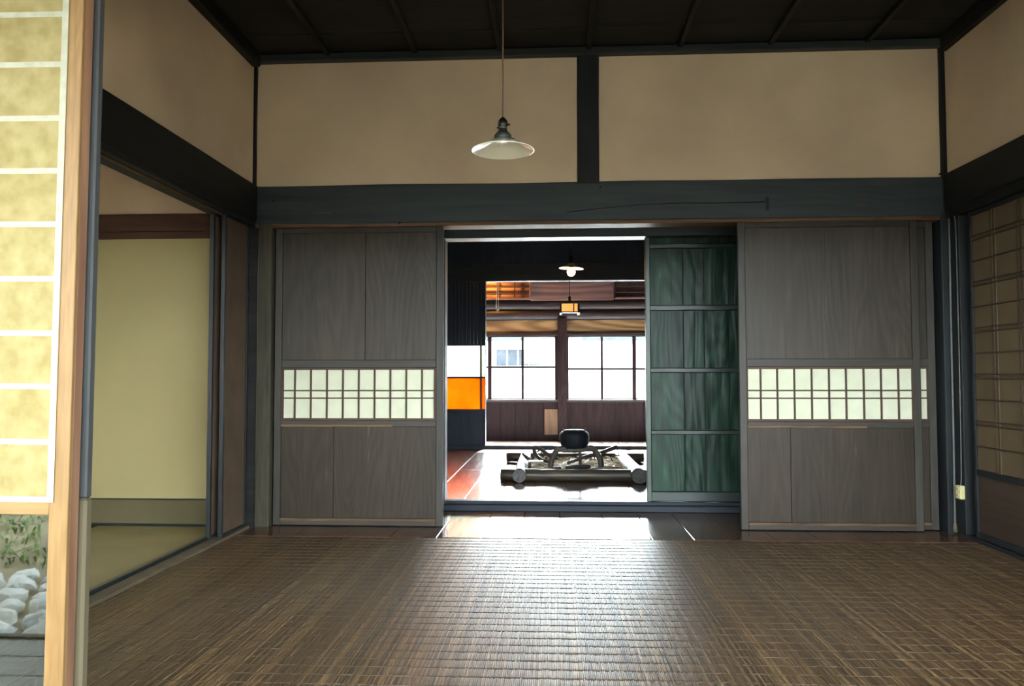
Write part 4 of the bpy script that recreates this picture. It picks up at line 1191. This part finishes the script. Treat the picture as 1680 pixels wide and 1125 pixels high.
raw('eave_boards', [Vector(v) - Vector((1, YE, 2.4)) for v in vs], [[0, 1, 2, 3], [7, 6, 5, 4], [0, 4, 5, 1], [1, 5, 6, 2], [2, 6, 7, 3], [3, 7, 4, 0]], eave_mat, ev, (1, YE, 2.4))

def slab(name, p, th, mat, label, cat, parent=None):
    c = sum((Vector(q) for q in p), Vector()) / 4
    v = [Vector(q) - c for q in p] + [Vector(q) - c + Vector((0, 0, th)) for q in p]
    return tag(raw(name, v, [[0, 1, 2, 3], [7, 6, 5, 4], [0, 4, 5, 1], [1, 5, 6, 2], [2, 6, 7, 3], [3, 7, 4, 0]], mat, parent, c), label, cat, 'structure')
slab('roof_shade_garden', [(-12, YF + 0.1, 3.1), (14, YF + 0.1, 3.1), (14, 1.6, 9.4), (-12, 1.6, 9.4)], 0.1, eave_mat, 'unseen garden-side roof slope added to shade the garden', 'roof')  # unseen slope, ridge raised until the garden fence lies in shade
slab('roof_shade_yard', [(-12, 1.6, 9.4), (14, 1.6, 9.4), (14, YW + 0.85, 2.40), (-12, YW + 0.85, 2.40)], 0.1, eave_mat, 'unseen yard-side roof slope added to block the sun', 'roof')  # unseen slope added to keep the sun out of the rooms
tag(box('ground_garden', -30, 30, -9.2, YF + 0.1, -0.62, -0.50, soil, None, 0), 'bare garden soil outside the veranda', 'ground', 'structure')
tag(box('ground_yard', -40, 40, YW + 0.1, 60, -0.60, -0.35, gravel, None, 0), 'pale sunlit yard beyond the far windows', 'ground', 'structure')
# rocks reflected in the glass foot of the shoji
def rock_mesh(k):
    bm = bmesh.new()
    bmesh.ops.create_icosphere(bm, subdivisions=2, radius=1.0)
    for v in bm.verts:
        nrm = v.co.copy()
        v.co *= 1 + 0.35 * noise.noise(nrm * 1.1 + Vector((k * 7.1, 0, 0))) + 0.12 * noise.noise(nrm * 2.7 + Vector((0, k * 3.3, 0)))
        v.co.z *= 0.62
    me = bpy.data.meshes.new('rock'); bm.to_mesh(me); bm.free()
    me.materials.append(rock_mat)
    return me
RM = [rock_mesh(k) for k in range(6)]
k = 0
for i in range(9):
    for j in range(6):
        x = -2.35 + i * 0.235 + (0.11 if j % 2 else 0) + random.uniform(-.015, .015) ; y = -4.95 - j * 0.215 + random.uniform(-.012, .012)
        s = random.uniform(0.078, 0.094)
        o = bpy.data.objects.new('garden_rock', RM[k % 6]); col.objects.link(o); k += 1
        o.location = (x, y, -0.5 + 0.4 * s)
        o.scale = (s * random.uniform(.95, 1.2), s, s * random.uniform(.8, 1.3)); o.rotation_euler = (random.uniform(-.2, .2), random.uniform(-.2, .2), random.uniform(0, 6.3))
        tag(o, 'pale rock of the garden bed reflected in the shoji glass', 'rock', None, 'rocks of the garden bed')
# low plants behind the rocks
vs, fsx = [], []
for k in range(5000):
    x = random.uniform(-5.5, 1.5); y = random.uniform(-8.2, -6.4)
    if noise.noise(Vector((x * 1.3, y * 1.3, 2))) < -0.05: continue
    z = -0.5 + 0.12 * max(0, (-6.4 - y)); L = random.uniform(0.03, 0.085); a = random.uniform(0, 6.28)
    d = Vector((math.cos(a), math.sin(a), 0)); s = Vector((-d.y, d.x, 0)) * L * 0.14
    c = Vector((x, y, z)); o0 = len(vs)
    vs += [c + s * .4, c - s * .4, c + d * L * .5 + s + Vector((0, 0, L * .7)), c + d * L * .5 - s + Vector((0, 0, L * .7)), c + d * L + Vector((0, 0, L * .75))]
    fsx += [[o0, o0 + 1, o0 + 3, o0 + 2], [o0 + 2, o0 + 3, o0 + 4]]
tag(raw('undergrowth', vs, fsx, leaf_mat), 'low green weeds on the garden slope reflected in the glass', 'weeds', 'stuff')
# slope under the weeds, kerb and fence
vs = [(-9, -6.3, -0.51), (9, -6.3, -0.51), (9, -8.4, -0.26), (-9, -8.4, -0.26), (-9, -6.3, -0.6), (9, -6.3, -0.6), (9, -8.4, -0.6), (-9, -8.4, -0.6)]
tag(raw('ground_slope', vs, [[3, 2, 1, 0], [4, 5, 6, 7], [0, 1, 5, 4], [1, 2, 6, 5], [2, 3, 7, 6], [3, 0, 4, 7]], soil), 'low earth bank behind the garden rocks', 'ground', 'structure')
kb = tag(box('kerb_stone', -9, 9, -8.62, -8.42, -0.6, -0.12, rock_mat, None, 0.03), 'pale stone kerb along the garden fence', 'kerb')
fe = tag(empty('board_fence', (-2, -8.8, -0.5)), 'grey upright board fence at the back of the garden', 'fence')
x = -9.0
while x < 9:
    box('board', x, x + 0.146, -8.80, -8.77, -0.5, 1.25 + 0.02 * math.sin(x * 9), fence_mat, fe, 0.004)
    x += 0.15
for z in (-0.1, 0.95):
    box('rail', -9, 9, -8.85, -8.80, z, z + 0.08, fence_mat, fe, 0.004)

# ------------------------------------------------------------------ neighbouring house beyond the windows
YN = 20.0
nh = tag(empty('neighbour_house', (2, YN, -0.35)), 'pale neighbouring house with blue-grey eave seen through the far windows', 'house')
def XN(px): return X(px, YN)
def ZN(py): return Z(py, YN, 900)
box('wall', XN(740), XN(1500), YN, YN + 4, -0.35, ZN(553), house_wall, nh, 0)
rf_ = hewn('roof', XN(720), XN(1500), YN - 0.7, YN + 4.3, ZN(559), ZN(540), house_roof, nh, 'x', 0.05, 0.7, 30)
wn_ = box('window', XN(814), XN(886), YN - 0.06, YN + 0.02, ZN(600), ZN(573), house_window, nh, 0.01)
box('window_frame', XN(812), XN(888), YN - 0.09, YN - 0.0, ZN(573), ZN(571.5), house_wall, wn_, 0.005)
for p in (832, 850, 868):
    box('window_bar', XN(p) - 0.02, XN(p) + 0.02, YN - 0.085, YN - 0.05, ZN(600), ZN(573), house_wall, wn_, 0.004)
